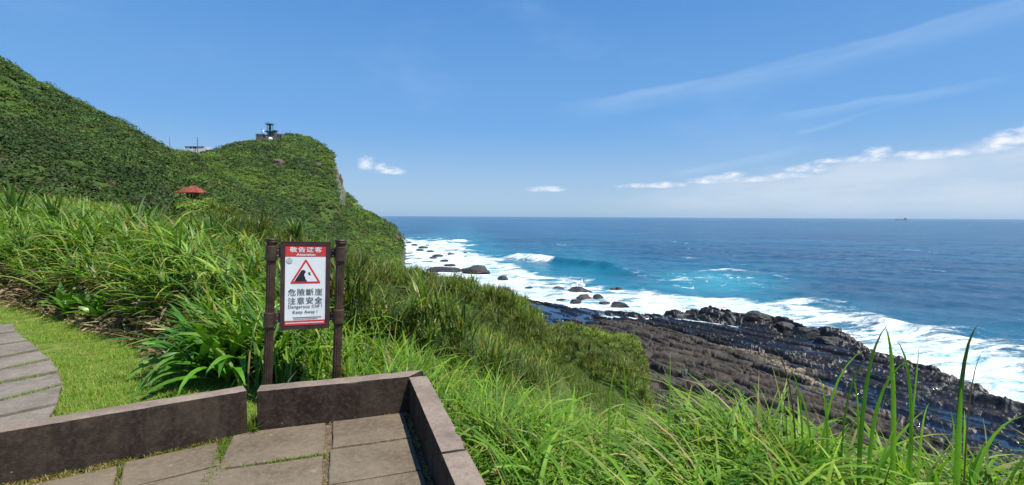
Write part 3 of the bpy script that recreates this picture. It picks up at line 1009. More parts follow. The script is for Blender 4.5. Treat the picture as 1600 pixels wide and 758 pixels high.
def blades(root, az, lean, curve, length, width, col, seg=4, tipcol=None, fold=0.0, wexp=1.0, twist=None, rng=RNG):
    """ribbon blades. root (N,3); az direction; lean = start angle from vertical; curve = added angle to the tip"""
    n = len(root)
    t = np.linspace(0, 1, seg + 1)
    ang = lean[:, None] + curve[:, None] * t[None, :] ** 1.6
    hs = np.sin(ang); vs = np.cos(ang)
    dt = length[:, None] / seg
    ho = np.concatenate([np.zeros((n, 1)), np.cumsum((hs[:, :-1] + hs[:, 1:]) / 2 * dt, 1)], 1)
    vo = np.concatenate([np.zeros((n, 1)), np.cumsum((vs[:, :-1] + vs[:, 1:]) / 2 * dt, 1)], 1)
    ca = np.cos(az)[:, None]; sa = np.sin(az)[:, None]
    ctr = np.stack([root[:, 0:1] + ca * ho, root[:, 1:2] + sa * ho, root[:, 2:3] + vo], -1)
    if twist is None:
        twist = rng.uniform(-0.6, 0.6, n)
    tw = twist[:, None] * (0.3 + t[None, :])
    # side vector: horizontal perpendicular, rolled about the blade axis
    side0 = np.stack([-sa * np.ones_like(t), ca * np.ones_like(t), np.zeros((n, seg + 1))], -1)
    nrm = np.stack([-ca * vs, -sa * vs, hs], -1)
    side = side0 * np.cos(tw)[..., None] + nrm * np.sin(tw)[..., None]
    prof = np.minimum(1.0, 0.55 + 1.6 * t) * np.clip(1 - t ** 2.2, 0, 1) ** wexp
    prof[-1] = 0.04
    hw = 0.5 * width[:, None] * prof[None, :]
    if fold > 0:
        L = ctr - side * hw[..., None] + nrm * (hw * fold)[..., None]
        R = ctr + side * hw[..., None] + nrm * (hw * fold)[..., None]
        V = np.stack([L, ctr, R], 2).reshape(-1, 3)
        k = 3
    else:
        V = np.stack([ctr - side * hw[..., None], ctr + side * hw[..., None]], 2).reshape(-1, 3)
        k = 2
    base = np.arange(n)[:, None, None] * (seg + 1) * k
    row = np.arange(seg)[None, :, None] * k
    c = np.arange(k - 1)[None, None, :]
    i0 = base + row + c
    Fc = np.stack([i0, i0 + 1, i0 + k + 1, i0 + k], -1).reshape(-1, 4)
    cc = np.repeat(col[:, None, :], seg + 1, 1)
    if tipcol is not None:
        m = np.clip((t - 0.6) / 0.4, 0, 1)[None, :, None] * tipcol[1][:, None, None]
        cc = cc * (1 - m) + tipcol[0][None, None, :] * m
    C = np.repeat(cc[:, :, None, :], k, 2).reshape(-1, 3)
    return V, Fc, C


class Leaves:
    def __init__(self):
        self.V = []; self.F = []; self.C = []; self.n = 0

    def add(self, vfc):
        V, Fc, C = vfc
        self.V.append(V); self.F.append(Fc + self.n); self.C.append(C); self.n += len(V)

    def build(self, name, mat, parent=None):
        me = np_mesh(name, np.concatenate(self.V), np.concatenate(self.F), False, {'tint': np.concatenate(self.C)})
        # soft shading over the ribbons
        me.polygons.foreach_set('use_smooth', np.ones(len(me.polygons), bool))
        return link(name, me, mat, parent)


G_FRESH = [(0.145, 0.28, 0.022), (0.21, 0.36, 0.035), (0.085, 0.19, 0.022), (0.29, 0.40, 0.055), (0.42, 0.34, 0.16), (0.24, 0.16, 0.08)]
W_FRESH = [4.5, 3, 5.5, 1.4, 0.55, 0.45]
G_REED = [(0.105, 0.215, 0.024), (0.16, 0.29, 0.032), (0.065, 0.15, 0.022), (0.28, 0.34, 0.06), (0.34, 0.28, 0.11), (0.22, 0.14, 0.07)]
W_REED = [4, 4, 3, 1.5, 0.3, 0.2]
G_SPUR = [(0.088, 0.150, 0.020), (0.13, 0.20, 0.026), (0.055, 0.10, 0.02), (0.22, 0.22, 0.035), (0.28, 0.20, 0.06)]
W_SPUR = [4, 4, 4, 1.6, 0.7]
DRYTIP = np.array((0.36, 0.25, 0.10))


def scatter_uY(n, u0, u1, y0, y1, rng=RNG, power=2.0):
    """uniform-in-area points of a fan between two picture columns and two depths"""
    Y = (rng.uniform(0, 1, n) * (y1 ** power - y0 ** power) + y0 ** power) ** (1 / power)
    U = rng.uniform(u0, u1, n)
    return (U - 800) / F * Y, Y, U


# --- lawn
def build_lawn():
    L = Leaves()
    n = 120000
    x, y, U = scatter_uY(n, -80, 470, 2.4, 9.0, power=1.2)
    ok = (y < bank_foot(U) + 0.25) & ~on_terrace(x, y, 0.01)
    # keep off the path stones
    ok &= ~in_path(x, y)
    x = x[ok]; y = y[ok]; n = len(x)
    z = terrain_z(x, y) - 0.02
    bare = fbm(x / 0.5, y / 0.5, 2.0, 3)
    keep = RNG.uniform(-0.25, 0.12, n) < -bare + 0.05
    x, y, z = x[keep], y[keep], z[keep]; n = len(x)
    hgt = RNG.uniform(0.025, 0.065, n) * (1 + 1.2 * fbm(x / 0.4, y / 0.4, 5.0, 2))
    col = palette(n, [(0.15, 0.30, 0.03), (0.22, 0.37, 0.045), (0.34, 0.40, 0.08), (0.46, 0.38, 0.16)], [5, 4, 2.2, 1.2])
    L.add(blades(np.stack([x, y, z], 1), RNG.uniform(0, 6.28, n), RNG.uniform(0.1, 0.9, n), RNG.uniform(0.2, 1.2, n), hgt, RNG.uniform(0.003, 0.007, n), col, 2))
    o = L.build('lawn_grass', M_GRASS)
    tag(o, 'short bright green lawn between stone path and parapet', 'lawn', kind='stuff')


# path stones (picture lines measured between the stones)
PATH_LINES = [((0, 507), (20, 506)), ((0, 523), (25, 520)), ((0, 544), (45, 535)), ((0, 561), (61, 549)),
              ((0, 580), (79, 563)), ((0, 601), (92, 584)), ((0, 629), (98, 603)), ((0, 655), (90, 636)), ((0, 684), (70, 664))]


def path_polys():
    out = []
    W = []
    for (a, b) in PATH_LINES:
        pa = at_z(*a, 0.0); pb = at_z(*b, 0.0)
        d = (pb - pa).normalized() if (pb - pa).length > 0.3 else None
        W.append([pa, pb])
    dref = (W[5][1] - W[5][0]).normalized()
    for i in range(len(W)):
        W[i][0] = W[i][1] - dref * (1.9) - Vector((0, 0, 0)) if i < 3 else W[i][1] - (W[i][1] - W[i][0]).normalized() * 1.9
    for i in range(len(W) - 1):
        a0, b0 = W[i]; a1, b1 = W[i + 1]
        g = 0.10
        out.append([a1.lerp(a0, g), b1.lerp(b0, g), b0.lerp(b1, g), a0.lerp(a1, g)])
    return out


PPOLY = path_polys()


def in_path(x, y):
    r = np.zeros(len(x), bool)
    for poly in PPOLY:
        ins = np.ones(len(x), bool)
        for i in range(4):
            a = poly[i]; b = poly[(i + 1) % 4]
            ins &= ((b.x - a.x) * (y - a.y) - (b.y - a.y) * (x - a.x)) > -0.002
        r |= ins
    return r


def slab(bm, quad, z0, z1, bev=0.008, jit=0.006):
    top = [Vector((q.x, q.y, z1)) for q in quad]
    n = 7
    # subdivided outline with small irregularities so that the edges look split, not cut
    ring = []
    for i in range(4):
        a, b = top[i], top[(i + 1) % 4]
        L = (b - a).length
        k = max(2, int(L / 0.12))
        for j in range(k):
            p = a.lerp(b, j / k)
            nn = Vector((-(b - a).y, (b - a).x, 0)).normalized()
            ring.append(p + nn * random.uniform(-jit, jit))
    va = [bm.verts.new((p.x, p.y, z0)) for p in ring]
    vm = [bm.verts.new((p.x, p.y, z1 - bev)) for p in ring]
    c = sum(ring, Vector((0, 0, 0))) / len(ring)
    vt = [bm.verts.new((p + (c - p).normalized() * bev)[:2] + (z1,)) if False else bm.verts.new(Vector((*(p + (c - p).normalized() * bev * 1.3).xy, z1))) for p in ring]
    m = len(ring)
    for A, B in ((va, vm), (vm, vt)):
        for i in range(m):
            bm.faces.new((A[i], A[(i + 1) % m], B[(i + 1) % m], B[i]))
    bm.faces.new(vt)


def build_path():
    bm = bmesh.new()
    for i, poly in enumerate(PPOLY):
        slab(bm, poly, -0.06, 0.022 + random.uniform(-0.004, 0.004), 0.008, 0.008)
    o = link('path', bm_mesh('path', bm), M_PATH)
    tag(o, 'curving path of long grey stone steps set in the lawn', 'path', kind='structure')


build_path()
build_lawn()


# --- terrace paving, slabs in the terrace frame (s along back parapet, t towards camera)
def build_paving():
    bm = bmesh.new()
    R0, R1, R2, R3, R4 = 0.012, 0.475, 0.545, 1.0, 1.02
    quads = [
        (0.045, 0.585, 0.012, 0.470), (0.640, 1.265, 0.012, 0.540),
        (0.045, 0.600, 0.500, 0.960), (0.640, 1.235, 0.585, 1.06),
        (0.050, 0.560, 0.985, 1.50), (0.600, 1.22, 1.10, 1.60),
        (0.050, 0.60, 1.52, 2.1), (0.63, 1.25, 1.63, 2.2),
    ]
    for (s0, s1, t0, t1) in quads:
        slab(bm, [ST(s0, t0), ST(s1, t0), ST(s1, t1), ST(s0, t1)], -0.06, random.uniform(-0.003, 0.003), 0.006, 0.004)
    # the slabs left of the mossy joint follow the other parapet
    e3 = (at_z(12, 755, 0) - at_z(387, 676, 0)).normalized()
    n3 = Vector((e3.y, -e3.x, 0))
    if n3.y > 0: n3 = -n3
    o3 = ST(1.345, 0.10)
    for (a0, a1, b0, b1) in [(0.02, 0.53, 0.03, 0.40), (0.565, 1.25, 0.07, 0.44), (1.29, 2.0, 0.05, 0.5),
                             (0.0, 0.52, 0.425, 0.95), (0.555, 1.2, 0.47, 0.95), (1.25, 2.0, 0.53, 1.0), (0.0, 0.7, 0.98, 1.5), (0.73, 1.6, 0.98, 1.5)]:
        slab(bm, [o3 + e3 * a + n3 * b for a, b in ((a0, b0), (a1, b0), (a1, b1), (a0, b1))], -0.06, random.uniform(-0.004, 0.002), 0.006, 0.005)
    o = link('paving', bm_mesh('paving', bm), M_PAVE)
    tag(o, 'grey brown stone paving of the lookout corner', 'paving', kind='structure')
    # soil bed showing in the joints
    bm = bmesh.new()
    vs = [bm.verts.new(p) for p in (ST(-0.02, -0.02, -0.028), ST(3.2, -0.02, -0.028), ST(3.2, 3.4, -0.028), ST(-0.02, 3.4, -0.028))]
    bm.faces.new(vs)
    o = link('soil_bed', bm_mesh('soil_bed', bm), simple_mat('joint_soil', (0.13, 0.10, 0.06), 0.95, var=0.35, scale=25))
    tag(o, 'brown soil showing in joints of the paving', 'soil', kind='structure')
    # moss and dry grass in the joints
    L = Leaves()
    def joint(p0, p1, w, n, cols, wts, hmin, hmax):
        t = RNG.uniform(0, 1, n); s = RNG.normal(0, 1, n) * w * 0.4
        d = (p1 - p0); nn = Vector((-d.y, d.x, 0)).normalized()
        # clumpy
        dens = fbm(t * d.length / 0.09, np.zeros(n), p0.x * 7, 2)
        k = dens > RNG.uniform(-0.32, 0.12, n)
        t, s = t[k], s[k]; n = len(t)
        r = np.stack([p0.x + d.x * t + nn.x * s, p0.y + d.y * t + nn.y * s, np.full(n, -0.022)], 1)
        L.add(blades(r, RNG.uniform(0, 6.28, n), RNG.uniform(0.1, 1.0, n), RNG.uniform(0.3, 1.2, n), RNG.uniform(hmin, hmax, n), RNG.uniform(0.004, 0.009, n), palette(n, cols, wts), 2))
    green = [(0.11, 0.20, 0.025), (0.16, 0.24, 0.04), (0.25, 0.24, 0.06)]
    dry = [(0.34, 0.26, 0.10), (0.26, 0.22, 0.08), (0.16, 0.2, 0.04), (0.4, 0.33, 0.16)]
    joint(ST(1.30, 0.02), ST(1.285, 1.2), 0.06, 2600, green, [4, 4, 1], 0.02, 0.05)
    joint(ST(0.63, 0.56), ST(1.27, 0.565), 0.035, 1500, green, [4, 4, 2], 0.015, 0.045)
    joint(ST(0.06, 0.487), ST(0.63, 0.52), 0.02, 500, dry, [1, 1, 2, 1], 0.012, 0.03)
    joint(ST(0.615, 0.02), ST(0.62, 1.3), 0.03, 500, dry, [3, 2, .5, 2], 0.006, 0.016)
    joint(ST(0.02, 0.02), ST(0.02, 1.4), 0.035, 700, dry, [2, 1, 2, 1], 0.015, 0.04)
    joint(ST(0.0, 0.012), ST(1.2, 0.012), 0.02, 600, dry, [3, 2, 1, 2], 0.01, 0.03)
    joint(ST(0.03, 0.02), ST(0.22, 0.02), 0.05, 500, dry, [3, 1, 1, 3], 0.02, 0.04)
    joint(ST(1.28, 0.07), ST(2.9, 0.47), 0.04, 3600, dry + green, [2, 1, 2, 1, 2, 2, 1], 0.02, 0.05)
    joint(ST(1.9, 0.26), ST(2.9, 0.52), 0.10, 1600, dry, [3, 2, 2, 3], 0.02, 0.05)
    joint(o3 + e3 * 0.545 + n3 * 0.05, o3 + e3 * 0.545 + n3 * 0.5, 0.03, 500, green + dry, [2, 2, 2, 2, 1, 1, 1], 0.012, 0.035)
    joint(ST(1.15, -0.17), ST(1.15, 0.02), 0.04, 500, green, [3, 3, 1], 0.05, 0.16)
    o = L.build('joint_moss', M_GRASS)
    tag(o, 'moss and straw growing in the paving joints', 'moss', kind='stuff')


build_paving()


# --- parapet blocks
def parapet_block(label, corners, h, seed):
    """corners: 4 ground points (inner a, inner b, outer b, outer a); rough edged stone block"""
    rs = random.Random(seed)
    bm = bmesh.new()
    a, b, c, d = corners
    L = (b - a).length
    nx = max(6, int(L / 0.035)); ny = 6; nz = 8
    def pt(i, j, k):
        p = a.lerp(b, i / nx).lerp(d.lerp(c, i / nx), j / ny)
        return Vector((p.x, p.y, -0.07 + (h + 0.07) * k / nz))
    cache = {}
    def vert(i, j, k):
        if (i, j, k) not in cache:
            cache[(i, j, k)] = bm.verts.new(pt(i, j, k))
        return cache[(i, j, k)]
    for i in range(nx):
        for j in range(ny):
            bm.faces.new((vert(i, j, nz), vert(i + 1, j, nz), vert(i + 1, j + 1, nz), vert(i, j + 1, nz)))
        for k in range(nz):
            bm.faces.new((vert(i, 0, k), vert(i + 1, 0, k), vert(i + 1, 0, k + 1), vert(i, 0, k + 1)))
            bm.faces.new((vert(i, ny, k), vert(i, ny, k + 1), vert(i + 1, ny, k + 1), vert(i + 1, ny, k)))
    for j in range(ny):
        for k in range(nz):
            bm.faces.new((vert(0, j, k), vert(0, j, k + 1), vert(0, j + 1, k + 1), vert(0, j + 1, k)))
            bm.faces.new((vert(nx, j, k), vert(nx, j + 1, k), vert(nx, j + 1, k + 1), vert(nx, j, k + 1)))
    bm.normal_update()
    # weathering: displace, round and chip the arrises
    ctr = (a + b + c + d) / 4
    V = np.array([v.co[:] for v in bm.verts])
    n1 = fbm(V[:, 0] * 9 + seed, V[:, 1] * 9, V[:, 2] * 9, 4)
    n2 = fbm(V[:, 0] * 3.5 + seed, V[:, 1] * 3.5, V[:, 2] * 3.5, 2)
    keys = {v: k for k, v in cache.items()}
    for idx, v in enumerate(bm.verts):
        i, j, k = keys[v]
        e = (i in (0, nx)) + (j in (0, ny)) + (k == nz)
        v.co += v.normal * (0.006 * n1[idx] + 0.004 * n2[idx])
        if e >= 2:
            inward = Vector((ctr.x - v.co.x, ctr.y - v.co.y, 0))
            w = Vector((0, 0, 0))
            if j in (0, ny):
                m = a.lerp(b, i / nx).lerp(d.lerp(c, i / nx), 0.5)
                w += (Vector((m.x, m.y, 0)) - Vector((v.co.x, v.co.y, 0))).normalized()
            if i in (0, nx):
                w += ((b - a).normalized() if i == 0 else (a - b).normalized())
            if k == nz: w += Vector((0, 0, -1))
            amt = 0.0025 + max(0.0, 0.05 * (n1[idx] + n2[idx] - 0.12))
            v.co += w * amt
    me = bm_mesh('parapet_block', bm, False)
    for p in me.polygons:
        p.use_smooth = True
    me.set_sharp_from_angle(angle=math.radians(38))
    me.materials.append(M_WALL)
    o = link('parapet_block', me, None)
    tag(o, label, 'parapet block', 'stone parapet blocks')
    return o


def parapet_material():
    """stained upright faces in a darker colour, paler top, chosen by the face normal"""
    m, T, b = new_mat('parapet_block_stone')
    p = pos(T)
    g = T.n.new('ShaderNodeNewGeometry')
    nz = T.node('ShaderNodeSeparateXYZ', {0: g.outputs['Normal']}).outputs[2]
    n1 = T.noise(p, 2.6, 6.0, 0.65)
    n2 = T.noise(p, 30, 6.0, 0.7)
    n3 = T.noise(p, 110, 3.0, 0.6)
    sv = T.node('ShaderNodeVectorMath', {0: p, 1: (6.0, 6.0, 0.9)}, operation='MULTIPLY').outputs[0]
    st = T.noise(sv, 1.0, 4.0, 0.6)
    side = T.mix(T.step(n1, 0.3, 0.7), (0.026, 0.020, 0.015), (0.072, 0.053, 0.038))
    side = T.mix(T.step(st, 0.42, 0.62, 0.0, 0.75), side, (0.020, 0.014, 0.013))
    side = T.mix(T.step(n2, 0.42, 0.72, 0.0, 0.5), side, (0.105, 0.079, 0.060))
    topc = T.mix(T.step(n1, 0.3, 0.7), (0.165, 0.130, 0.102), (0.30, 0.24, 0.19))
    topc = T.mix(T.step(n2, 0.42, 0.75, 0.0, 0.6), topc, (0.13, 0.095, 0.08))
    tm = T.step(T.math('ADD', nz, T.math('MULTIPLY', T.math('SUBTRACT', n2, 0.5), 0.5)), 0.45, 0.8)  # upward faces take the paler colour, upright faces the darker
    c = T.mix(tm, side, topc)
    v = T.node('ShaderNodeTexVoronoi', {'Vector': p, 'Scale': 9.0, 'Randomness': 1.0})
    sp = T.math('MULTIPLY', T.step(v.outputs[0], 0.075, 0.05), T.step(T.noise(p, 3.3, 2.0), 0.5, 0.6))
    c = T.mix(T.math('MULTIPLY', sp, 0.8), c, (0.30, 0.31, 0.23))
    c = T.mix(T.step(n3, 0.5, 0.8, 0.0, 0.3), c, (0.03, 0.022, 0.02))
    T.put(b.inputs['Base Color'], c)
    b.inputs['Roughness'].default_value = 0.86
    b.inputs['Specular IOR Level'].default_value = 0.1
    bump(T, b, T.math('ADD', T.math('MULTIPLY', n2, 0.8), T.math('MULTIPLY', n3, 0.5)), 0.75, 0.006)
    return m


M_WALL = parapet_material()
WH = 0.292
WT = 0.148
a = at_z(12, 755, 0); b = at_z(387.5, 676, 0)
dd = (a - b).normalized()
nn = Vector((dd.y, -dd.x, 0))
if nn.y < 0: nn = -nn
a2 = b + dd * 2.6
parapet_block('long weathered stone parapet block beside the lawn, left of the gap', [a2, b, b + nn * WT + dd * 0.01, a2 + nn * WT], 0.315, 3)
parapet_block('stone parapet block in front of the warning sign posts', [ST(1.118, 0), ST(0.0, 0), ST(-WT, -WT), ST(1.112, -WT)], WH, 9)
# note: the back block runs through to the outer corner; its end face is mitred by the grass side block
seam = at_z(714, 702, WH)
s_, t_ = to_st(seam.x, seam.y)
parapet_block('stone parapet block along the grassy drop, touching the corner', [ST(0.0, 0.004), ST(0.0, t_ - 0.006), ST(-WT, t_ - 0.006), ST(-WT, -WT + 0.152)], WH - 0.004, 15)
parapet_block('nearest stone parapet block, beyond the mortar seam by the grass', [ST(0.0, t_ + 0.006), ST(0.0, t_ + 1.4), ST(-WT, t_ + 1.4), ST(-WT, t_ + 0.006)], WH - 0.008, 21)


# --- big grass of the seaward slope and round the sign
def wind_az(n, mean, spread):
    return mean + RNG.normal(0, 1, n) * spread


def grass_points(n, u0, u1, y0, y1, cond=None, power=1.3):
    x, y, U = scatter_uY(n, u0, u1, y0, y1, power=power)
    ok = ~on_terrace(x, y, 0.02)
    if cond is not None: ok &= cond(x, y, U)
    return x[ok], y[ok], U[ok]


def clumped(x, y, per, spread):
    """each point becomes a tuft of blades"""
    n = len(x) * per
    X = np.repeat(x, per) + RNG.normal(0, spread, n)
    Y = np.repeat(y, per) + RNG.normal(0, spread, n)
    return X, Y


def build_sea_grass():
    L = Leaves()
    # near right, tall silver grass: tufts
    def cond(x, y, U):
        s, t = to_st(x, y)
        return (s < -0.2) & (U > 560)
    x, y, U = grass_points(1750, 560, 1900, 1.5, 6.0, cond, 1.3)
    per = 13
    X, Y = clumped(x, y, per, 0.06)
    ok = ~on_terrace(X, Y, 0.03)
    Ub = np.repeat(U, per)
    cz = np.repeat(RNG.uniform(0.75, 1.2, len(x)), per) * RNG.uniform(0.7, 1.25, len(X))
    caz = np.repeat(RNG.uniform(0, 6.28, len(x)), per)
    X, Y, cz, caz, Ub = X[ok], Y[ok], cz[ok], caz[ok], Ub[ok]
    n = len(X)
    Z = terrain_z(X, Y) - 0.03
    az = np.where(RNG.uniform(0, 1, n) < 0.35, RNG.uniform(0, 6.28, n), wind_az(n, 2.9, 0.9))
    sd = -to_st(X, Y)[0]
    ln = (0.80 + 0.12 * sstep(Ub, 950, 1150) - 0.24 * sstep(Ub, 1150, 1450)) * cz * np.where((to_st(X, Y)[1] > -0.3), 0.45 + 0.55 * sstep(sd, 0.2, 0.75), 1.0)
    near_wall = (sd < 0.8) & (to_st(X, Y)[1] > -0.3)
    az = np.where(near_wall, RNG.normal(0.3, 0.9, n), az)
    fresh = np.array(G_FRESH)
    col = palette(n, G_FRESH, W_FRESH)
    L.add(blades(np.stack([X, Y, Z], 1), az, RNG.uniform(0.05, 0.7, n), RNG.uniform(1.0, 2.9, n), ln, RNG.uniform(0.012, 0.034, n), col, 7, (DRYTIP, (RNG.uniform(0, 1, n) < 0.15) * 0.8), wexp=0.9))
    # broad bright blades standing out of the mass
    x, y, U = grass_points(1150, 640, 1900, 1.7, 5.2, cond, 1.2)
    n = len(x)
    sdd = -to_st(x, y)[0]
    kk = (sdd > 0.55) | (to_st(x, y)[1] < -0.4)
    x, y, U = x[kk], y[kk], U[kk]; n = len(x)
    L.add(blades(np.stack([x, y, terrain_z(x, y) + 0.1], 1), np.where(RNG.uniform(0, 1, n) < 0.45, RNG.normal(0.2, 0.7, n), RNG.normal(3.0, 0.9, n)), RNG.uniform(0.05, 0.6, n), RNG.uniform(1.2, 2.7, n), RNG.uniform(0.65, 1.1, n) * (1 - 0.22 * sstep(U, 1150, 1450)), RNG.uniform(0.022, 0.038, n),
                 palette(n, [(0.16, 0.33, 0.03), (0.22, 0.40, 0.045), (0.11, 0.25, 0.025), (0.30, 0.42, 0.07)], [4, 3, 3, 1]), 9, (DRYTIP, (RNG.uniform(0, 1, n) < 0.25) * 0.8), fold=0.35, wexp=0.8))
    # upright broad leaves in the right hand corner
    x, y, U = grass_points(75, 1150, 1620, 2.5, 3.5, cond, 1.2)
    n = len(x)
    L.add(blades(np.stack([x, y, terrain_z(x, y)], 1), RNG.uniform(0, 6.28, n), RNG.uniform(0.02, 0.35, n), RNG.uniform(0.2, 1.3, n), RNG.uniform(0.6, 1.0, n) * (1 - 0.15 * sstep(U, 1350, 1550)), RNG.uniform(0.02, 0.036, n),
                 palette(n, [(0.17, 0.36, 0.03), (0.25, 0.45, 0.045), (0.11, 0.25, 0.025)], [4, 3, 3]), 9, (DRYTIP, (RNG.uniform(0, 1, n) < 0.3) * 0.8), fold=0.35, wexp=0.8))
    # dry seed stalks and small broad leaves of creepers among the blades
    x, y, U = grass_points(420, 640, 1900, 1.7, 6.0, cond, 1.2)
    n = len(x)
    L.add(blades(np.stack([x, y, terrain_z(x, y)], 1), RNG.uniform(0, 6.28, n), RNG.uniform(0.1, 0.9, n), RNG.uniform(0.0, 1.4, n), RNG.uniform(0.5, 0.95, n), RNG.uniform(0.004, 0.010, n),
                 palette(n, [(0.42, 0.33, 0.17), (0.24, 0.15, 0.08), (0.33, 0.27, 0.10)], [3, 3, 2]), 5))
    x, y, U = grass_points(1500, 640, 1900, 1.6, 5.0, lambda x, y, U: cond(x, y, U) & (fbm(x / 0.7, y / 0.7, 5.0, 2) > 0.02), 1.2)
    n = len(x)
    L.add(blades(np.stack([x, y, terrain_z(x, y) + RNG.uniform(0.2, 0.5, n)], 1), RNG.uniform(0, 6.28, n), RNG.uniform(0.6, 1.6, n), RNG.uniform(0.0, 0.8, n), RNG.uniform(0.07, 0.14, n), RNG.uniform(0.04, 0.075, n),
                 palette(n, [(0.14, 0.25, 0.03), (0.30, 0.36, 0.06), (0.10, 0.18, 0.025), (0.40, 0.30, 0.14), (0.30, 0.16, 0.08)], [4, 2, 3, 1, .7]), 4, fold=0.2, wexp=0.6))
    # mid slope grass behind the corner, softer and shorter with distance
    def cond2(x, y, U):
        lim = np.interp(U, [380, 520, 640, 760, 900, 1050, 1300], [6, 6.8, 7.5, 8.5, 11, 12, 9])
        return (y < lim + 2.0 * fbm(x / 2.0, y / 2.0, 3.0, 3)) & ((U > 640) | (y > 4.35) | (U > 560))
    x, y, U = grass_points(3300, 400, 1300, 4.1, 19, cond2, 1.6)
    per = 13
    X, Y = clumped(x, y, per, 0.10)
    ok = ~on_terrace(X, Y, 0.03)
    cz = np.repeat(RNG.uniform(0.7, 1.2, len(x)), per)[ok]
    X, Y = X[ok], Y[ok]; n = len(X)
    Z = terrain_z(X, Y) - 0.04
    az = np.where(RNG.uniform(0, 1, n) < 0.55, RNG.uniform(0, 6.28, n), wind_az(n, 2.9, 0.8))
    ss, tt = to_st(X, Y)
    az = np.where((ss > -0.5) & (tt > -1.0), RNG.normal(1.6, 0.7, n), az)
    L.add(blades(np.stack([X, Y, Z], 1), az, RNG.uniform(0.02, 0.55, n), RNG.uniform(0.5, 2.2, n), 0.85 * cz * RNG.uniform(.7, 1.2, n), RNG.uniform(0.012, 0.026, n) * (1 + 0.05 * Y), palette(n, G_FRESH, W_FRESH), 5, (DRYTIP, (RNG.uniform(0, 1, n) < 0.12) * 0.8)))
    # low undergrowth closing the ground; its darkened greens paint shade between the blades
    x, y, U = grass_points(17000, 420, 1900, 1.5, 12, lambda x, y, U: (to_st(x, y)[0] < -0.18) | (to_st(x, y)[1] < -0.3), 1.2)
    n = len(x)
    L.add(blades(np.stack([x, y, terrain_z(x, y) - 0.03], 1), RNG.uniform(0, 6.28, n), RNG.uniform(0.2, 1.1, n), RNG.uniform(0.2, 1.6, n), RNG.uniform(0.2, 0.5, n), RNG.uniform(0.010, 0.022, n),
                 palette(n, [(0.022, 0.05, 0.012), (0.035, 0.075, 0.015), (0.08, 0.13, 0.025), (0.26, 0.20, 0.09), (0.18, 0.11, 0.06)], [4, 4, 2, 1, 1]), 3))
    o = L.build('tall_grass', M_GRASS)
    tag(o, 'dense tall arching green grass covering the seaward slope', 'grass', kind='stuff')


build_sea_grass()


# --- reed and screw pine thicket on the left bank
def rosette_points(x, y, z, per):
    n = len(x) * per
    return np.repeat(x, per), np.repeat(y, per), np.repeat(z, per), n


def build_bank():
    L = Leaves()
    x, y, U = grass_points(7500, -120, 470, 4.3, 42, lambda x, y, U: (y > bank_foot(U) + 0.5), 1.5)
    z0 = terrain_z(x, y)
    rise = sstep(y - bank_foot(U), 0.0, 1.6)
    per = 21
    top = (0.12 + 0.62 * rise) * RNG.uniform(0.1, 1.0, len(x)) * (1 + 1.0 * fbm(x / 2.2, y / 2.2, 4.0, 3))
    X, Y, Z, n = rosette_points(x, y, z0 + top, per)
    sc = np.repeat(RNG.uniform(0.6, 1.15, len(x)), per)
    X = X + RNG.normal(0, 0.05, n); Y = Y + RNG.normal(0, 0.05, n)
    az = RNG.uniform(0, 6.28, n)
    dark = np.repeat(RNG.uniform(0.75, 1.3, len(x)), per)[:, None]
    yel = np.repeat((fbm(x / 4.0, y / 4.0, 9.0, 3) + 0.12 * (y > 16)) > 0.08, per)
    col = palette(n, G_REED, W_REED) * dark
    col[yel] = palette(int(yel.sum()), G_REED, [3, 5, 2, 4, 0.8, 0.2])
    lowd = np.repeat(RNG.uniform(0, 1, len(x)) < (0.15 * (1 - sstep(y - bank_foot(U), 0.4, 1.1)) * (U < 240)), per)
    col[lowd] = palette(int(lowd.sum()), [(0.30, 0.22, 0.12), (0.20, 0.13, 0.07), (0.38, 0.30, 0.18)], [2, 2, 1])
    # leaves bend with the wind, many lie nearly flat
    az = np.where(RNG.uniform(0, 1, n) < 0.35, wind_az(n, 3.0, 0.6), az)
    L.add(blades(np.stack([X, Y, Z], 1), az, RNG.uniform(0.15, 1.4, n), RNG.uniform(0.3, 1.7, n), 0.66 * sc * RNG.uniform(0.5, 1.25, n), RNG.uniform(0.022, 0.050, n) * (0.8 + 0.022 * Y), col, 5,
                 (DRYTIP, (RNG.uniform(0, 1, n) < 0.18) * 0.9), fold=0.25))
    o = L.build('reed_thicket', M_REED)
    tag(o, 'dense windblown reed and screw pine thicket on the bank behind the lawn', 'thicket', kind='stuff')
    # dead leaves at the foot of the bank
    D = Leaves()
    n = 9000
    x, y, U = scatter_uY(n, -60, 260, 5.2, 10, power=1.2)
    dlt = y - bank_foot(U)
    ok = (dlt > -0.12) & (dlt < 0.8 + 0.6 * fbm(x / .8, y / .8, 3.0, 2)) & (fbm(x / 1.1, y / 1.1, 7.0, 2) > -0.16)
    x, y = x[ok], y[ok]; n = len(x)
    z = terrain_z(x, y) + RNG.uniform(0.0, 0.45, n) * sstep(dlt[ok], 0.0, 0.9)
    D.add(blades(np.stack([x, y, z], 1), RNG.uniform(0, 6.28, n), RNG.uniform(0.9, 1.9, n), RNG.uniform(-0.2, 0.9, n), RNG.uniform(0.10, 0.32, n), RNG.uniform(0.022, 0.050, n),
                 palette(n, [(0.34, 0.26, 0.15), (0.22, 0.15, 0.09), (0.12, 0.08, 0.05), (0.45, 0.37, 0.24)], [3, 3, 2, 1]), 4, fold=0.2))
    o = D.build('leaf_litter', M_DRY)
    tag(o, 'dry brown fallen leaves at the foot of the bank', 'leaf litter', kind='stuff')


build_bank()


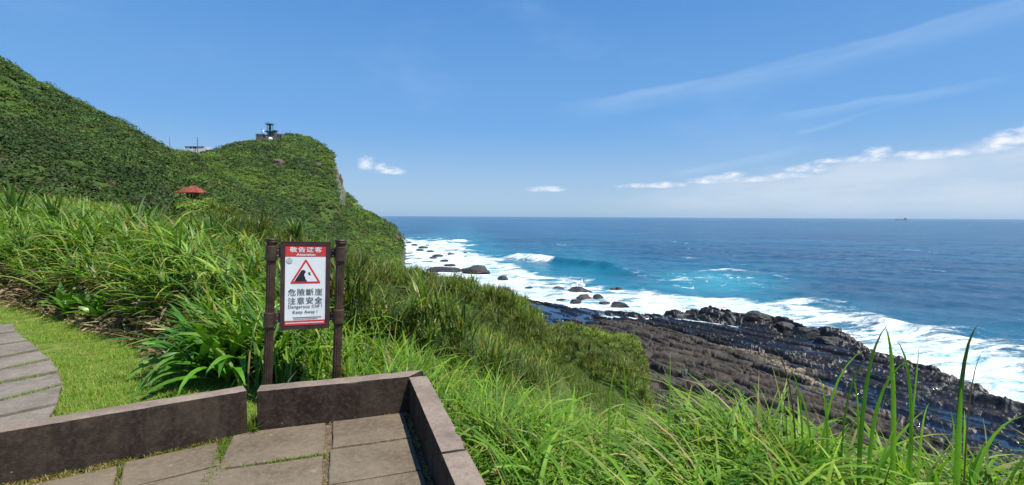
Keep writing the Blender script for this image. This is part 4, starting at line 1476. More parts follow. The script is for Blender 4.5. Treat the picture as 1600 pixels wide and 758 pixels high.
# --- dense thicket over the spur below and over the far bank
def build_spur():
    L = Leaves()
    def cond(x, y, U):
        near = np.interp(U, [330, 430, 520, 640, 760, 850, 900, 1036], [11, 7.5, 6.5, 6.8, 7.6, 10, 28, 28])
        strip = (U > 820) & (np.abs(U - (880 + (30 - y) * 6)) < 38) & (y < 32)
        return (y > near + 1.5 * fbm(x / 2, y / 2, 1.0, 2)) & ~strip & (terrain_z(x, y) > -19.0)
    x, y, U = grass_points(14000, 330, 1034, 6, 66, cond, 1.7)
    z0 = terrain_z(x, y)
    n0 = len(x)
    hum = fbm(x / 3.2, y / 3.2, 12.0, 3)
    kn = sstep(U, 850, 900) * sstep(y, 33, 38)
    top = (0.05 + 3.4 * np.clip(hum + 0.16, 0, 1)) * RNG.uniform(0.55, 1.0, n0) * (1 - 0.35 * kn)
    per = 24
    X, Y, Z, n = rosette_points(x, y, z0 + top, per)
    sc = np.repeat(RNG.uniform(0.65, 1.35, n0) * (1 - 0.3 * kn), per)
    X = X + RNG.normal(0, 0.08, n); Y = Y + RNG.normal(0, 0.08, n)
    tone = np.repeat(np.clip(1.05 + 1.7 * fbm(x / 4, y / 4, 3.0, 3), 0.55, 1.7) * np.exp(RNG.normal(0, 0.28, n0)), per)[:, None]
    col = palette(n, G_SPUR, W_SPUR) * tone
    yl = np.repeat(RNG.uniform(0, 1, n0) < 0.16 + 0.5 * np.clip(fbm(x / 4, y / 4, 6.0, 2), 0, 1), per)
    tip = np.array((0.34, 0.27, 0.07))
    L.add(blades(np.stack([X, Y, Z], 1), RNG.uniform(0, 6.28, n), RNG.uniform(0.05, 0.95, n), RNG.uniform(0.2, 1.3, n), 0.58 * sc * RNG.uniform(0.6, 1.2, n), RNG.uniform(0.022, 0.040, n) * (0.7 + 0.020 * Y), col, 3,
                 (tip, np.where(yl, 0.85, 0.12) * (RNG.uniform(0, 1, n) < 0.5))))
    o = L.build('spur_thicket', M_REED)
    tag(o, 'dense dark green thicket over the steep spur above the shore', 'thicket', kind='stuff')
    # pale low ground cover in the swale
    S = Leaves()
    x, y, U = grass_points(26000, 780, 1040, 12, 34, lambda x, y, U: np.abs(U - (880 + (30 - y) * 6)) < 55, 1.5)
    n = len(x)
    S.add(blades(np.stack([x, y, terrain_z(x, y) - 0.02], 1), RNG.uniform(0, 6.28, n), RNG.uniform(0.1, 0.8, n), RNG.uniform(0.2, 1.4, n), RNG.uniform(0.15, 0.38, n), RNG.uniform(0.03, 0.06, n),
                 palette(n, [(0.11, 0.17, 0.03), (0.145, 0.205, 0.04), (0.08, 0.12, 0.025)], [3, 2, 2]), 3))
    o = S.build('ground_cover', M_GRASS)
    tag(o, 'pale green low ground cover in the hollow below the spur', 'ground cover', kind='stuff')


build_spur()


# --- scrub of the hills: mounds of leaf clumps
def build_scrub():
    n = 19000
    rng = np.random.default_rng(5)
    x, y, U = scatter_uY(n, -200, 628, 44, 470, rng, 1.3)
    z = terrain_z(x, y)
    e = 1.0
    gx = (terrain_z(x + e, y) - terrain_z(x - e, y)) / (2 * e)
    gy = (terrain_z(x, y + e) - terrain_z(x, y - e)) / (2 * e)
    slope = np.hypot(gx, gy)
    ok = (z > -18.5) & (slope < np.where(U > 505, 2.1, 3.0)) & ~((U > 398) & (U < 443) & (y > 390) & (y < 445)) & ~((np.abs(x + 58.7) < 3.6) & (np.abs(y - 92) < 3.0))
    # leave faces that look away behind ridges out
    x, y, z, U, gx, gy = x[ok], y[ok], z[ok], U[ok], gx[ok], gy[ok]
    los = (x * 0 + 1)
    n = len(x)
    R = (0.95 + y / 230.0) * np.clip(np.exp(rng.normal(-0.25, 0.5, n)), 0.25, 2.2)
    dn = (x - y) * 0.707; ac = (x + y) * 0.707
    grassy = 0.6 * fbm(dn / 75, ac / 17, 3.0, 4) + 0.6 * fbm(x / 20, y / 20, 5.0, 4)
    patch = sstep(grassy, -0.10, 0.14)                     # 0 = bush, 1 = grassy
    R = R * (1 - 0.30 * patch) * np.where((U < 285) & (y < 80), 1.35, 1.0)
    per = 95
    N = n * per
    d = rng.normal(size=(N, 3)); d[:, 2] = np.abs(d[:, 2]) * 0.9 + 0.05
    d /= np.linalg.norm(d, axis=1, keepdims=True)
    rr = rng.uniform(0.55, 1.0, N) ** 0.5
    Rr = np.repeat(R, per)
    C = np.stack([np.repeat(x, per), np.repeat(y, per), np.repeat(z, per) - 0.15 * Rr], 1)
    flat = np.stack([Rr * 1.15, Rr * 1.15, Rr * 0.72], 1)
    P = C + d * rr[:, None] * flat
    # leaf quads
    nr = d + rng.normal(0, 0.42, (N, 3)); nr[:, 2] += 0.55
    nr /= np.linalg.norm(nr, axis=1, keepdims=True)
    a = np.cross(nr, rng.normal(size=(N, 3))); a /= np.linalg.norm(a, axis=1, keepdims=True)
    b = np.cross(nr, a)
    sz = (0.12 + 0.00105 * C[:, 1]) * rng.uniform(0.6, 1.4, N)
    s2 = sz * rng.uniform(0.45, 0.9, N)
    V = np.stack([P - a * sz[:, None], P - b * s2[:, None], P + a * sz[:, None], P + b * s2[:, None]], 1).reshape(-1, 3)
    Fc = np.arange(N * 4).reshape(-1, 4)
    bush = palette(n, [(0.055, 0.108, 0.020), (0.072, 0.132, 0.024), (0.095, 0.135, 0.028), (0.042, 0.083, 0.022)], [3, 3, 2, 2], 0.15, rng)
    grs = palette(n, [(0.13, 0.215, 0.024), (0.165, 0.235, 0.03), (0.10, 0.18, 0.022)], [3, 2, 2], 0.15, rng)
    colc = bush * (1 - patch[:, None]) + grs * patch[:, None]
    R = np.where((np.abs(U - 302) < 40) & (y > 60) & (y < 100), np.minimum(R, 0.75), R)
    band = (U < 285) & (y > 44) & (y < 82 + 14 * fbm(x / 9, y / 9, 2.0, 2))
    colc[band] = bush[band] * 0.72
    brown = rng.uniform(0, 1, n) < 0.03
    colc[brown] = np.array((0.11, 0.085, 0.045))
    col = np.repeat(0.88 * colc * np.exp(rng.normal(0, 0.2, (n, 1))), per, 0) * rng.uniform(0.8, 1.2, (N, 1))
    me = np_mesh('hill_scrub', V, Fc, False, {'tint': np.repeat(col, 4, 0)})
    o = link('hill_scrub', me, M_SCRUB)
    tag(o, 'green scrub and grass clothing the hill and the headland', 'scrub', kind='stuff')


build_scrub()


# --- individual plants
def plant_rosettes(name, label, cat, spots, mat, per, length, width, cols, wts, lean=(0.1, 1.0), curve=(0.3, 1.5), fold=0.3, seg=7, group=None, up=0.0, stem=False, tw=0.3):
    base = Vector(spots[0])
    e = empty(name, base, label, cat, group)
    L = Leaves()
    for sp in spots:
        n = per
        r = np.tile(np.array(sp, float), (n, 1)) + np.concatenate([RNG.normal(0, 0.025, (n, 2)), RNG.uniform(0, up + 0.02, (n, 1))], 1)
        az = np.arange(n) * 2.399 + RNG.normal(0, 0.15, n)
        t = np.linspace(0, 1, n)
        ln = length * RNG.uniform(0.7, 1.15, n)
        L.add(blades(r, az, lean[0] + (lean[1] - lean[0]) * t + RNG.normal(0, 0.08, n), RNG.uniform(curve[0], curve[1], n), ln, width * RNG.uniform(0.8, 1.2, n), palette(n, cols, wts), seg,
                     (DRYTIP, (RNG.uniform(0, 1, n) < 0.04) * 0.6), fold=fold, wexp=0.8, twist=RNG.normal(0, tw, n)))
    L.build('foliage', mat, e)
    if stem:
        bm = bmesh.new()
        for sp in spots:
            g = float(terrain_z(sp[0], sp[1]))
            add_tube(bm, (sp[0] + 0.06, sp[1] + 0.05, g - 0.1), Vector(sp) + Vector((0, 0, 0.1)), 0.05, 0.035, 8)
        link('stem', bm_mesh('stem', bm, True), simple_mat('plant_stem', (0.14, 0.10, 0.06), 0.9, var=0.3, scale=20), e)
    return e


LILY = [(0.075, 0.215, 0.018), (0.105, 0.27, 0.022), (0.055, 0.165, 0.018), (0.16, 0.31, 0.035)]
lily_spots = []
for (u, v) in [(345, 600), (318, 592), (372, 588), (300, 588), (352, 575), (392, 590), (330, 565), (385, 565), (290, 575)]:
    p = at_z(u, v, 0.05)
    lily_spots.append((p.x, p.y + 0.12, 0.03))
plant_rosettes('lily_plant', 'big glossy strap leaved lily plant left of the warning sign', 'plant', lily_spots, M_LILY, 22, 0.80, 0.085, LILY, [4, 3, 3, 1.2], (0.12, 1.0), (0.7, 2.1), 0.25, 9)
for (u, v, lab) in [(108, 490, 'small broad leaved green plant at the bank foot, over dry leaves'), (152, 500, 'second broad leaved plant at the bank foot, nearer the lily')]:
    p = ground_px(u, v, 0.05)
    plant_rosettes('broadleaf_plant', lab, 'plant', [(p.x, p.y, p.z + 0.05), (p.x + 0.22, p.y + 0.1, p.z + 0.12), (p.x - 0.2, p.y + 0.15, p.z + 0.1)], M_LILY, 9, 0.42, 0.10, LILY, [4, 3, 3, 1], (0.1, 1.0), (0.4, 1.2), 0.25, 6)
PAND = [(0.055, 0.135, 0.028), (0.085, 0.175, 0.032), (0.14, 0.20, 0.07), (0.045, 0.11, 0.025)]
for (u, v, Y, ln, w, lab) in [
    (22, 352, 13.0, 1.25, 0.060, 'tall screw pine rosette at the left edge of the bank'),
    (84, 362, 12.0, 1.0, 0.055, 'fan of dark screw pine leaves above the path bend'),
    (216, 385, 10.5, 1.05, 0.070, 'largest screw pine fan in the middle of the bank'),
    (336, 380, 10.5, 0.7, 0.045, 'upright screw pine fan left of the sign, near the bank crest'),
    (462, 372, 14.0, 0.7, 0.05, 'screw pine rosette rising just behind the warning sign'),
    (246, 362, 12.5, 0.75, 0.05, 'smaller screw pine fan just behind the largest one'),
]:
    p = at_y(u, v, Y)
    plant_rosettes('screw_pine', lab, 'screw pine', [(p.x, p.y, p.z - 0.1)], M_REED, 38, ln * 1.15, w * 1.25, PAND, [3, 3, 2, 2], (0.02, 1.1), (0.15, 1.3), 0.35, 7, 'screw pines on the bank', 0.15, True, 0.25)
for (u, v, lab) in [(700, 585, 'upright dark sedge tuft in the grass right of the corner block'), (572, 540, 'upright sedge tuft just right of the sign'), (618, 545, 'broad sedge tuft between sign and corner')]:
    p = ground_px(u, v, 0.1, 4.3)
    plant_rosettes('sedge_tuft', lab, 'grass tuft', [(p.x, p.y, p.z), (p.x + 0.15, p.y + 0.1, p.z), (p.x - 0.12, p.y + 0.12, p.z)], M_REED, 30, 1.0, 0.03, [(0.05, 0.12, 0.025), (0.07, 0.15, 0.03), (0.10, 0.18, 0.03)], [2, 2, 1], (0.02, 0.5), (0.1, 1.1), 0.2, 6, 'sedge tufts by the corner')


def tall_tuft(label, blist, cols=None, name='tall_grass_clump'):
    """blades given by picture root, tip, depth and width; real ribbons rising from the slope"""
    u, v, Y = blist[0][0], blist[0][1], blist[0][4]
    p0 = at_y(u, v, Y)
    g = float(terrain_z(p0.x, p0.y))
    e = empty(name, (p0.x, p0.y, g), label, 'grass clump', 'tall grass clumps at the front')
    L = Leaves()
    for (u0, v0, u1, v1, Y, w, bend, colr) in blist:
        a = at_y(u0, v0, Y); b = at_y(u1, v1, Y + random.uniform(-0.1, 0.1))
        gz = float(terrain_z(a.x, a.y))
        w = w * 1.05
        root = Vector((a.x - (b.x - a.x) * 0.25, a.y, min(gz, a.z - 0.05)))
        n = 9
        V = []; C = []
        ctrl = Vector((a.x + bend * 0.35 * (b.z - a.z), a.y + 0.03, (a.z + b.z) / 2 + 0.28 * (b.z - a.z)))
        pts = []
        for i in range(n + 1):
            t = i / n
            q = root * (1 - t) ** 2 + ctrl * 2 * t * (1 - t) + b * t * t
            pts.append(q)
        for i in range(n + 1):
            t = i / n
            d = (pts[min(i + 1, n)] - pts[max(i - 1, 0)]).normalized()
            s = d.cross(Vector((0.25, 1, 0.1))).normalized()
            nr = s.cross(d)
            hw = 0.5 * w * min(1, 0.5 + 1.5 * t) * max(0.02, (1 - t ** 2.4))
            for k, f in ((-1, .3), (0, 0), (1, .3)):
                V.append(pts[i] + s * hw * k + nr * hw * f)
                C.append(np.array(colr) * (1.0 + 0.15 * t))
        i0 = np.arange(n)[:, None] * 3 + np.arange(2)[None, :]
        Fc = np.stack([i0, i0 + 1, i0 + 4, i0 + 3], -1).reshape(-1, 4)
        L.add((np.array([q[:] for q in V]), Fc, np.array(C)))
    L.build('blade', M_GRASS, e)


GA = (0.17, 0.36, 0.03); GB = (0.26, 0.46, 0.04); GD = (0.10, 0.22, 0.025); BR = (0.16, 0.09, 0.045)
tall_tuft('tallest broad bladed grass clump, its blade tips reaching over the surf', [(1392, 700, 1382, 508, 2.9, 0.030, 0.2, GB), (1352, 740, 1388, 506, 2.8, 0.026, -0.2, GD), (1412, 690, 1398, 530, 2.9, 0.022, 0.5, GA), (1375, 700, 1424, 562, 2.85, 0.024, -0.6, GA), (1420, 690, 1436, 540, 3.0, 0.014, 0.3, GA)])
tall_tuft('twin upright broad blades with one purple tinged long curling tip', [(1508, 700, 1530, 505, 2.8, 0.030, -0.3, (0.07, 0.12, 0.04)), (1500, 705, 1503, 605, 2.75, 0.036, 0.1, GB), (1518, 700, 1536, 548, 2.8, 0.010, -0.2, BR), (1535, 705, 1600, 650, 2.9, 0.03, -0.6, GA)])
tall_tuft('dry brown grass stalk leaning left in front of the brown rock strata', [(1236, 680, 1198, 532, 3.1, 0.010, 0.3, BR), (1232, 675, 1200, 545, 3.1, 0.006, 0.0, (0.3, 0.2, 0.1)), (1250, 670, 1232, 575, 3.1, 0.012, 0.4, GA), (1262, 680, 1226, 590, 3.1, 0.014, 0.6, GB)])
tall_tuft('pair of bright curved blades standing before the green knoll', [(972, 640, 966, 552, 3.6, 0.016, 0.5, GB), (955, 640, 962, 575, 3.6, 0.014, -0.3, GA), (1046, 650, 1047, 555, 3.5, 0.012, 0.1, GA)])
tall_tuft('slender leaning grass blades between the dry stalk and tallest clump', [(1300, 690, 1354, 545, 3.0, 0.018, -0.5, GA), (1325, 690, 1362, 560, 3.0, 0.014, -0.4, GD), (1290, 690, 1278, 590, 3.0, 0.018, 0.3, GB), (1340, 700, 1330, 585, 3.0, 0.016, 0.3, GA), (1445, 690, 1452, 630, 2.9, 0.016, -0.3, GB)])


# ------------------------------------------------------------------ warning sign
M_BRONZE = simple_mat('brown_painted_metal', (0.085, 0.052, 0.038), 0.5, 0.35, 0.25, 14)
M_FRAME = simple_mat('sign_frame_brown', (0.055, 0.032, 0.032), 0.5, 0.1, 0.2, 12)
M_WHITE = simple_mat('sign_white', (0.74, 0.78, 0.80), 0.4, 0, 0.04, 6)
M_RED = simple_mat('sign_red', (0.58, 0.045, 0.045), 0.45, 0, 0.06, 6)
M_BLACK = simple_mat('sign_black', (0.02, 0.02, 0.024), 0.5, 0, 0.1, 6)
M_INK = simple_mat('sign_ink_grey', (0.045, 0.045, 0.055), 0.5, 0, 0.1, 6)
M_STICK = simple_mat('sticker_grey', (0.42, 0.47, 0.45), 0.6, 0, 0.25, 60)
M_STEEL = simple_mat('bolt_steel', (0.4, 0.4, 0.4), 0.4, 0.9, 0.1, 30)


def text_mesh(name, s, size, bold=0.0, spacing=1.0):
    cu = bpy.data.curves.new(name, 'FONT')
    cu.body = s
    cu.size = size
    cu.offset = bold
    cu.space_character = spacing
    cu.align_x = 'CENTER'
    cu.align_y = 'CENTER'
    cu.resolution_u = 3
    cu.extrude = 0.0004
    ob = bpy.data.objects.new(name, cu)
    COL.objects.link(ob)
    dg = bpy.context.evaluated_depsgraph_get()
    dg.update()
    me = bpy.data.meshes.new_from_object(ob.evaluated_get(dg))
    bpy.data.objects.remove(ob)
    me.materials.clear()
    return me


def build_sign():
    YL, YR = 4.12, 4.27
    BL = at_y(437.5, 516, YL); TL = at_y(440, 378, YL)
    BR_ = at_y(514, 512, YR); TR = at_y(517, 379, YR)
    ex = ((BR_ - BL) + (TR - TL)).normalized()
    ez = ((TL - BL) + (TR - BR_)).normalized()
    ez = (ez - ex * ez.dot(ex)).normalized()
    en = ex.cross(ez)                       # faces the camera
    W = ((BR_ - BL).length + (TR - TL).length) / 2
    H = ((TL - BL).length + (TR - BR_).length) / 2
    Mx = Matrix(((ex.x, ez.x, en.x, BL.x), (ex.y, ez.y, en.y, BL.y), (ex.z, ez.z, en.z, BL.z), (0, 0, 0, 1)))
    pl = at_y(418, 603, YL)
    g0 = float(terrain_z(pl.x, pl.y))
    root = empty('warning_sign', (pl.x, pl.y, g0), 'red and white cliff warning sign between two fluted brown posts', 'sign')

    def put(name, bm, mat, par, smooth=False):
        return link(name, bm_mesh(name, bm, smooth), mat, par)

    # posts
    for (ub, vb, ut, vt, Y) in ((418, 603, 425, 373, YL - 0.005), (525.5, 592, 533, 375, YR + 0.005)):
        B = at_y(ub, vb, Y); Tp = at_y(ut, vt, Y)
        ax = (Tp - B).normalized()
        L = (Tp - B).length
        Rm = Matrix.Translation(B) @ ax.to_track_quat('Z', 'Y').to_matrix().to_4x4()
        bm = bmesh.new()
        add_lathe(bm, [(0.036, -0.6), (0.036, L - 0.17), (0.036, L - 0.165)], 72, Rm, 0.16, 12)
        post = put('post', bm, M_BRONZE, root, False)
        bm = bmesh.new()
        add_lathe(bm, [(0.037, L - 0.17), (0.039, L - 0.045), (0.040, L - 0.035), (0.047, L - 0.03), (0.047, L - 0.02), (0.042, L - 0.017), (0.050, L - 0.008), (0.050, L), (0.02, L + 0.002)], 32, Rm)
        put('cap', bm, M_BRONZE, post, True)
        for zc in (L - 0.12, L * 0.455):
            bm = bmesh.new()
            add_lathe(bm, [(0.040, zc - 0.062), (0.046, zc - 0.058), (0.046, zc + 0.058), (0.040, zc + 0.062)], 32, Rm)
            put('collar', bm, M_BRONZE, post, False)
    # brackets from collars to the panel
    for zz in (H * 0.875, H * 0.135):
        for side in (-1, 1):
            bm = bmesh.new()
            x0 = -0.05 if side < 0 else W - 0.004
            add_box(bm, x0 + 0.027, zz, -0.022, 0.052, 0.072, 0.012, Mx, 0.002)
            br = put('bracket', bm, M_FRAME, root)
            for dz in (-0.022, 0.022):
                bm = bmesh.new()
                add_tube(bm, Mx @ Vector((x0 + 0.027, zz + dz, -0.017)), Mx @ Vector((x0 + 0.027, zz + dz, -0.011)), 0.006, n=8)
                put('bolt', bm, M_STEEL, br)
    # panel with frame
    bm = bmesh.new()
    fw, ft = 0.030, 0.034
    ow = 0.002
    add_box(bm, W / 2, H / 2, -0.028, W - 0.02, H - 0.02, 0.022, Mx)
    panel = put('panel', bm, M_FRAME, root)
    bm = bmesh.new()
    add_box(bm, fw / 2, H / 2, -0.02, fw, H, 0.042, Mx, 0.003)
    add_box(bm, W - fw / 2, H / 2, -0.02, fw, H, 0.042, Mx, 0.003)
    add_box(bm, W / 2, H - fw * .4, -0.0205, W - 2 * fw - .0005, fw * .8, 0.041, Mx, 0.003)
    add_box(bm, W / 2, fw * .55, -0.0205, W - 2 * fw - .0005, fw * 1.1, 0.041, Mx, 0.003)
    put('frame', bm, M_FRAME, panel)
    # face sheet
    fx0, fx1 = fw + 0.001, W - fw - 0.001
    fz0, fz1 = fw * 1.1 + 0.001, H - fw * .8 - 0.001
    FW = fx1 - fx0; FH = fz1 - fz0; cx = (fx0 + fx1) / 2

    def rect(bm, x0, x1, z0, z1, d):
        vs = [bm.verts.new(Mx @ Vector((x, z, d))) for x, z in ((x0, z0), (x1, z0), (x1, z1), (x0, z1))]
        bm.faces.new(vs)

    d0 = -0.0035
    bm = bmesh.new(); rect(bm, fx0, fx1, fz0, fz1, d0)
    put('face_sheet', bm, M_WHITE, panel)
    zt = lambda f: fz1 - f * FH          # fraction from the top
    bm = bmesh.new()
    rect(bm, fx0, fx1, zt(0.142), zt(0.0), d0 + 0.0015)
    put('header_band', bm, M_RED, panel)
    bm = bmesh.new()
    rect(bm, fx0, fx1, zt(1.0), zt(0.940), d0 + 0.0015)
    put('footer_band', bm, M_RED, panel)

    def write(name, s, size, f, mat, bold=0.0, wid=None, xo=0.0, spacing=1.0):
        me = text_mesh(name, s, size, bold, spacing)
        co = np.empty(len(me.vertices) * 3, np.float32); me.vertices.foreach_get('co', co); co = co.reshape(-1, 3)
        mnx, mxx = co[:, 0].min(), co[:, 0].max(); mnz, mxz = co[:, 1].min(), co[:, 1].max()
        sc = (wid / (mxx - mnx)) if wid else 1.0
        co[:, 0] = (co[:, 0] - (mnx + mxx) / 2) * sc
        co[:, 1] = co[:, 1] - (mnz + mxz) / 2
        out = np.array([(Mx @ Vector((cx + xo + c[0], zt(f) + c[1], d0 + 0.003 + c[2])))[:] for c in co], np.float32)
        me.vertices.foreach_set('co', out.ravel()); me.update()
        return link(name, me, mat, panel)

    write('lettering', '敬告遊客', 0.047, 0.056, M_WHITE, 0.0007, FW * 0.78, 0.0, 1.2)
    write('lettering', 'Attention', 0.028, 0.118, M_WHITE, 0.0006, FW * 0.46)
    write('lettering', '危險斷崖', 0.062, 0.583, M_INK, 0.0, FW * 0.84, 0.0, 1.1)
    write('lettering', '注意安全', 0.062, 0.690, M_INK, 0.0, FW * 0.84, 0.0, 1.1)
    write('lettering', 'Dangerous Cliff !', 0.036, 0.770, M_INK, 0.0, FW * 0.82)
    write('lettering', 'Keep Away !', 0.036, 0.838, M_INK, 0.0, FW * 0.60)
    # illegible small print: rows of tiny strokes
    rs = random.Random(4)
    bm = bmesh.new()
    x = fx0 + FW * 0.20
    while x < fx1 - FW * 0.10:
        w = rs.uniform(0.002, 0.004)
        rect(bm, x, x + w, zt(0.910), zt(0.898), d0 + 0.002)
        x += w + 0.0012
    x = fx0 + FW * 0.22
    while x < fx1 - FW * 0.2:
        w = rs.uniform(0.002, 0.005)
        rect(bm, x, x + w, zt(0.928), zt(0.920), d0 + 0.002)
        x += w + 0.0015
    put('small_print', bm, M_INK, panel)
    bm = bmesh.new()
    x = fx0 + FW * 0.03
    while x < fx1 - FW * 0.05:
        w = rs.uniform(0.003, 0.006)
        if True:
            rect(bm, x, x + w, zt(0.978), zt(0.962), d0 + 0.003)
        x += w + 0.002
    put('small_print', bm, M_WHITE, panel)

    # warning triangle with rounded corners
    def rtri(ctr, R, r, n=7):
        pts = []
        for k in range(3):
            a = math.pi / 2 + k * 2 * math.pi / 3
            c = (ctr[0] + (R - 2 * r) * math.cos(a), ctr[1] + (R - 2 * r) * math.sin(a))
            for i in range(n):
                b = a + (-1 + 2 * i / (n - 1)) * math.pi / 3
                pts.append((c[0] + r * math.cos(b), c[1] + r * math.sin(b)))
        return pts

    tw = FW * 0.74
    Rt = tw / math.sqrt(3) * 1.02
    tc = (cx, zt(0.477) + Rt * 0.5)
    for nm, RR, rr, mat, dd_ in (('triangle', Rt, 0.007, M_RED, 0.002), ('triangle_field', Rt * 0.775, 0.002, M_WHITE, 0.0035)):
        bm = bmesh.new()
        pts = rtri(tc, RR, rr)
        vs = [bm.verts.new(Mx @ Vector((px, pz, d0 + dd_))) for px, pz in pts]
        bm.faces.new(vs)
        tri = put(nm, bm, mat, panel)
    # cliff silhouette and falling figure
    Ri = Rt * 0.775
    bx, bz = tc[0], tc[1] - Ri * 0.5
    hw = Ri * math.sqrt(3) / 2
    s = hw
    cliff = [(-0.93 * s, 0.02 * s), (-0.36 * s, 1.0 * s), (-0.26 * s, 1.06 * s), (-0.12 * s, 1.04 * s), (-0.02 * s, 0.96 * s), (0.0, 0.84 * s), (-0.07 * s, 0.74 * s), (-0.12 * s, 0.66 * s), (-0.10 * s, 0.48 * s), (-0.02 * s, 0.38 * s), (-0.03 * s, 0.26 * s), (0.06 * s, 0.14 * s), (0.14 * s, 0.02 * s)]
    bm = bmesh.new()
    vs = [bm.verts.new(Mx @ Vector((bx + px, bz + pz, d0 + 0.005))) for px, pz in cliff]
    bm.faces.new(vs)
    for (x0, z0, x1, z1, w) in [(0.24, 0.86, 0.36, 0.62, 0.035), (0.20, 0.70, 0.32, 0.76, 0.03), (0.30, 0.64, 0.26, 0.56, 0.03), (0.36, 0.64, 0.44, 0.60, 0.03), (0.30, 0.78, 0.40, 0.84, 0.025)]:
        p0 = Vector((bx + x0 * s, bz + z0 * s)); p1 = Vector((bx + x1 * s, bz + z1 * s))
        nq = Vector((-(p1 - p0).y, (p1 - p0).x)).normalized() * w * s
        bm.faces.new([bm.verts.new(Mx @ Vector((*q, d0 + 0.005 + 0.0003 * x0))) for q in (p0 - nq, p1 - nq, p1 + nq, p0 + nq)])
    put('cliff_pictogram', bm, M_BLACK, panel)
    bm = bmesh.new()
    c = (fx0 + FW * 0.105, zt(0.192))
    vs = [bm.verts.new(Mx @ Vector((c[0] + 0.024 * math.cos(a), c[1] + 0.024 * math.sin(a), d0 + 0.003))) for a in np.linspace(0, 2 * math.pi, 25)[:-1]]
    bm.faces.new(vs)
    put('round_sticker', bm, M_STICK, panel)


build_sign()

# ------------------------------------------------------------------ pavilion with red roof on the slope
M_ROOF = simple_mat('red_roof_tiles', (0.27, 0.060, 0.040), 0.8, 0, 0.3, 3)
M_TIMBER = simple_mat('brown_timber', (0.10, 0.065, 0.045), 0.7, 0, 0.2, 4)


def build_pavilion():
    c = at_y(302, 301, 92)
    g = float(terrain_z(c.x, c.y))
    base = Vector((c.x, c.y, min(g, c.z - 1.2) if g > c.z - 1.2 else g))
    eave = c.z
    k = 92 / F
    e = empty('pavilion', (c.x, c.y, g), 'small open pavilion with red hipped roof on the green slope', 'pavilion')
    w = 17.5 * k; d = 2.0; rid = 7 * k; top = 9.5 * k
    bm = bmesh.new()
    ev = [bm.verts.new(c + Vector(p)) for p in ((-w, -d, 0), (w, -d, 0), (w, d, 0), (-w, d, 0))]
    ev2 = [bm.verts.new(c + Vector(p)) for p in ((-w, -d, -0.18), (w, -d, -0.18), (w, d, -0.18), (-w, d, -0.18))]
    r0 = bm.verts.new(c + Vector((-rid * .5, 0, top))); r1 = bm.verts.new(c + Vector((rid * .5, 0, top)))
    bm.faces.new((ev[0], ev[1], r1, r0)); bm.faces.new((ev[1], ev[2], r1)); bm.faces.new((ev[2], ev[3], r0, r1)); bm.faces.new((ev[3], ev[0], r0))
    for i in range(4):
        bm.faces.new((ev2[i], ev2[(i + 1) % 4], ev[(i + 1) % 4], ev[i]))
    bm.faces.new(ev2[::-1])
    for i in range(15):                          # tile battens
        t = (i + 0.5) / 15
        p = c + Vector((-w + 2 * w * t, -d, 0.02)); q = c + Vector(((-rid + 2 * rid * t) * .5, 0, top + 0.02))
        add_tube(bm, p, q, 0.05, n=5)
    roof = link('roof', bm_mesh('roof', bm), M_ROOF, e)
    bm = bmesh.new()
    add_tube(bm, c + Vector((-rid * .55, 0, top)), c + Vector((rid * .55, 0, top)), 0.13, n=8)
    link('ridge', bm_mesh('ridge', bm), M_ROOF, roof)
    for sx in (-1, 0, 1):
        for sy in (-1, 1):
            bm = bmesh.new()
            x = c.x + sx * (w - 0.7); y = c.y + sy * (d - 0.4)
            add_tube(bm, (x, y, float(terrain_z(x, y)) - 0.5), (x, y, eave - 0.15), 0.13, n=8)
            link('post', bm_mesh('post', bm), M_TIMBER, e)
    zr = c.z - 1.7
    for sy in (-1, 1):
        bm = bmesh.new()
        add_box(bm, c.x, c.y + sy * (d - 0.4), zr, 2 * w - 1.4, 0.1, 0.12)
        link('railing', bm_mesh('railing', bm), M_TIMBER, e)


build_pavilion()

# ------------------------------------------------------------------ summit station
M_STEELG = simple_mat('green_steel', (0.03, 0.085, 0.10), 0.6, 0.3, 0.2, 0.5)
M_CONC = simple_mat('weathered_concrete', (0.17, 0.145, 0.14), 0.85, 0, 0.35, 0.6)
M_DARKWIN = simple_mat('dark_window', (0.02, 0.025, 0.03), 0.2, 0, 0.1, 1.0)
M_PALE = simple_mat('pale_paint', (0.72, 0.74, 0.74), 0.5, 0, 0.1, 1.0)


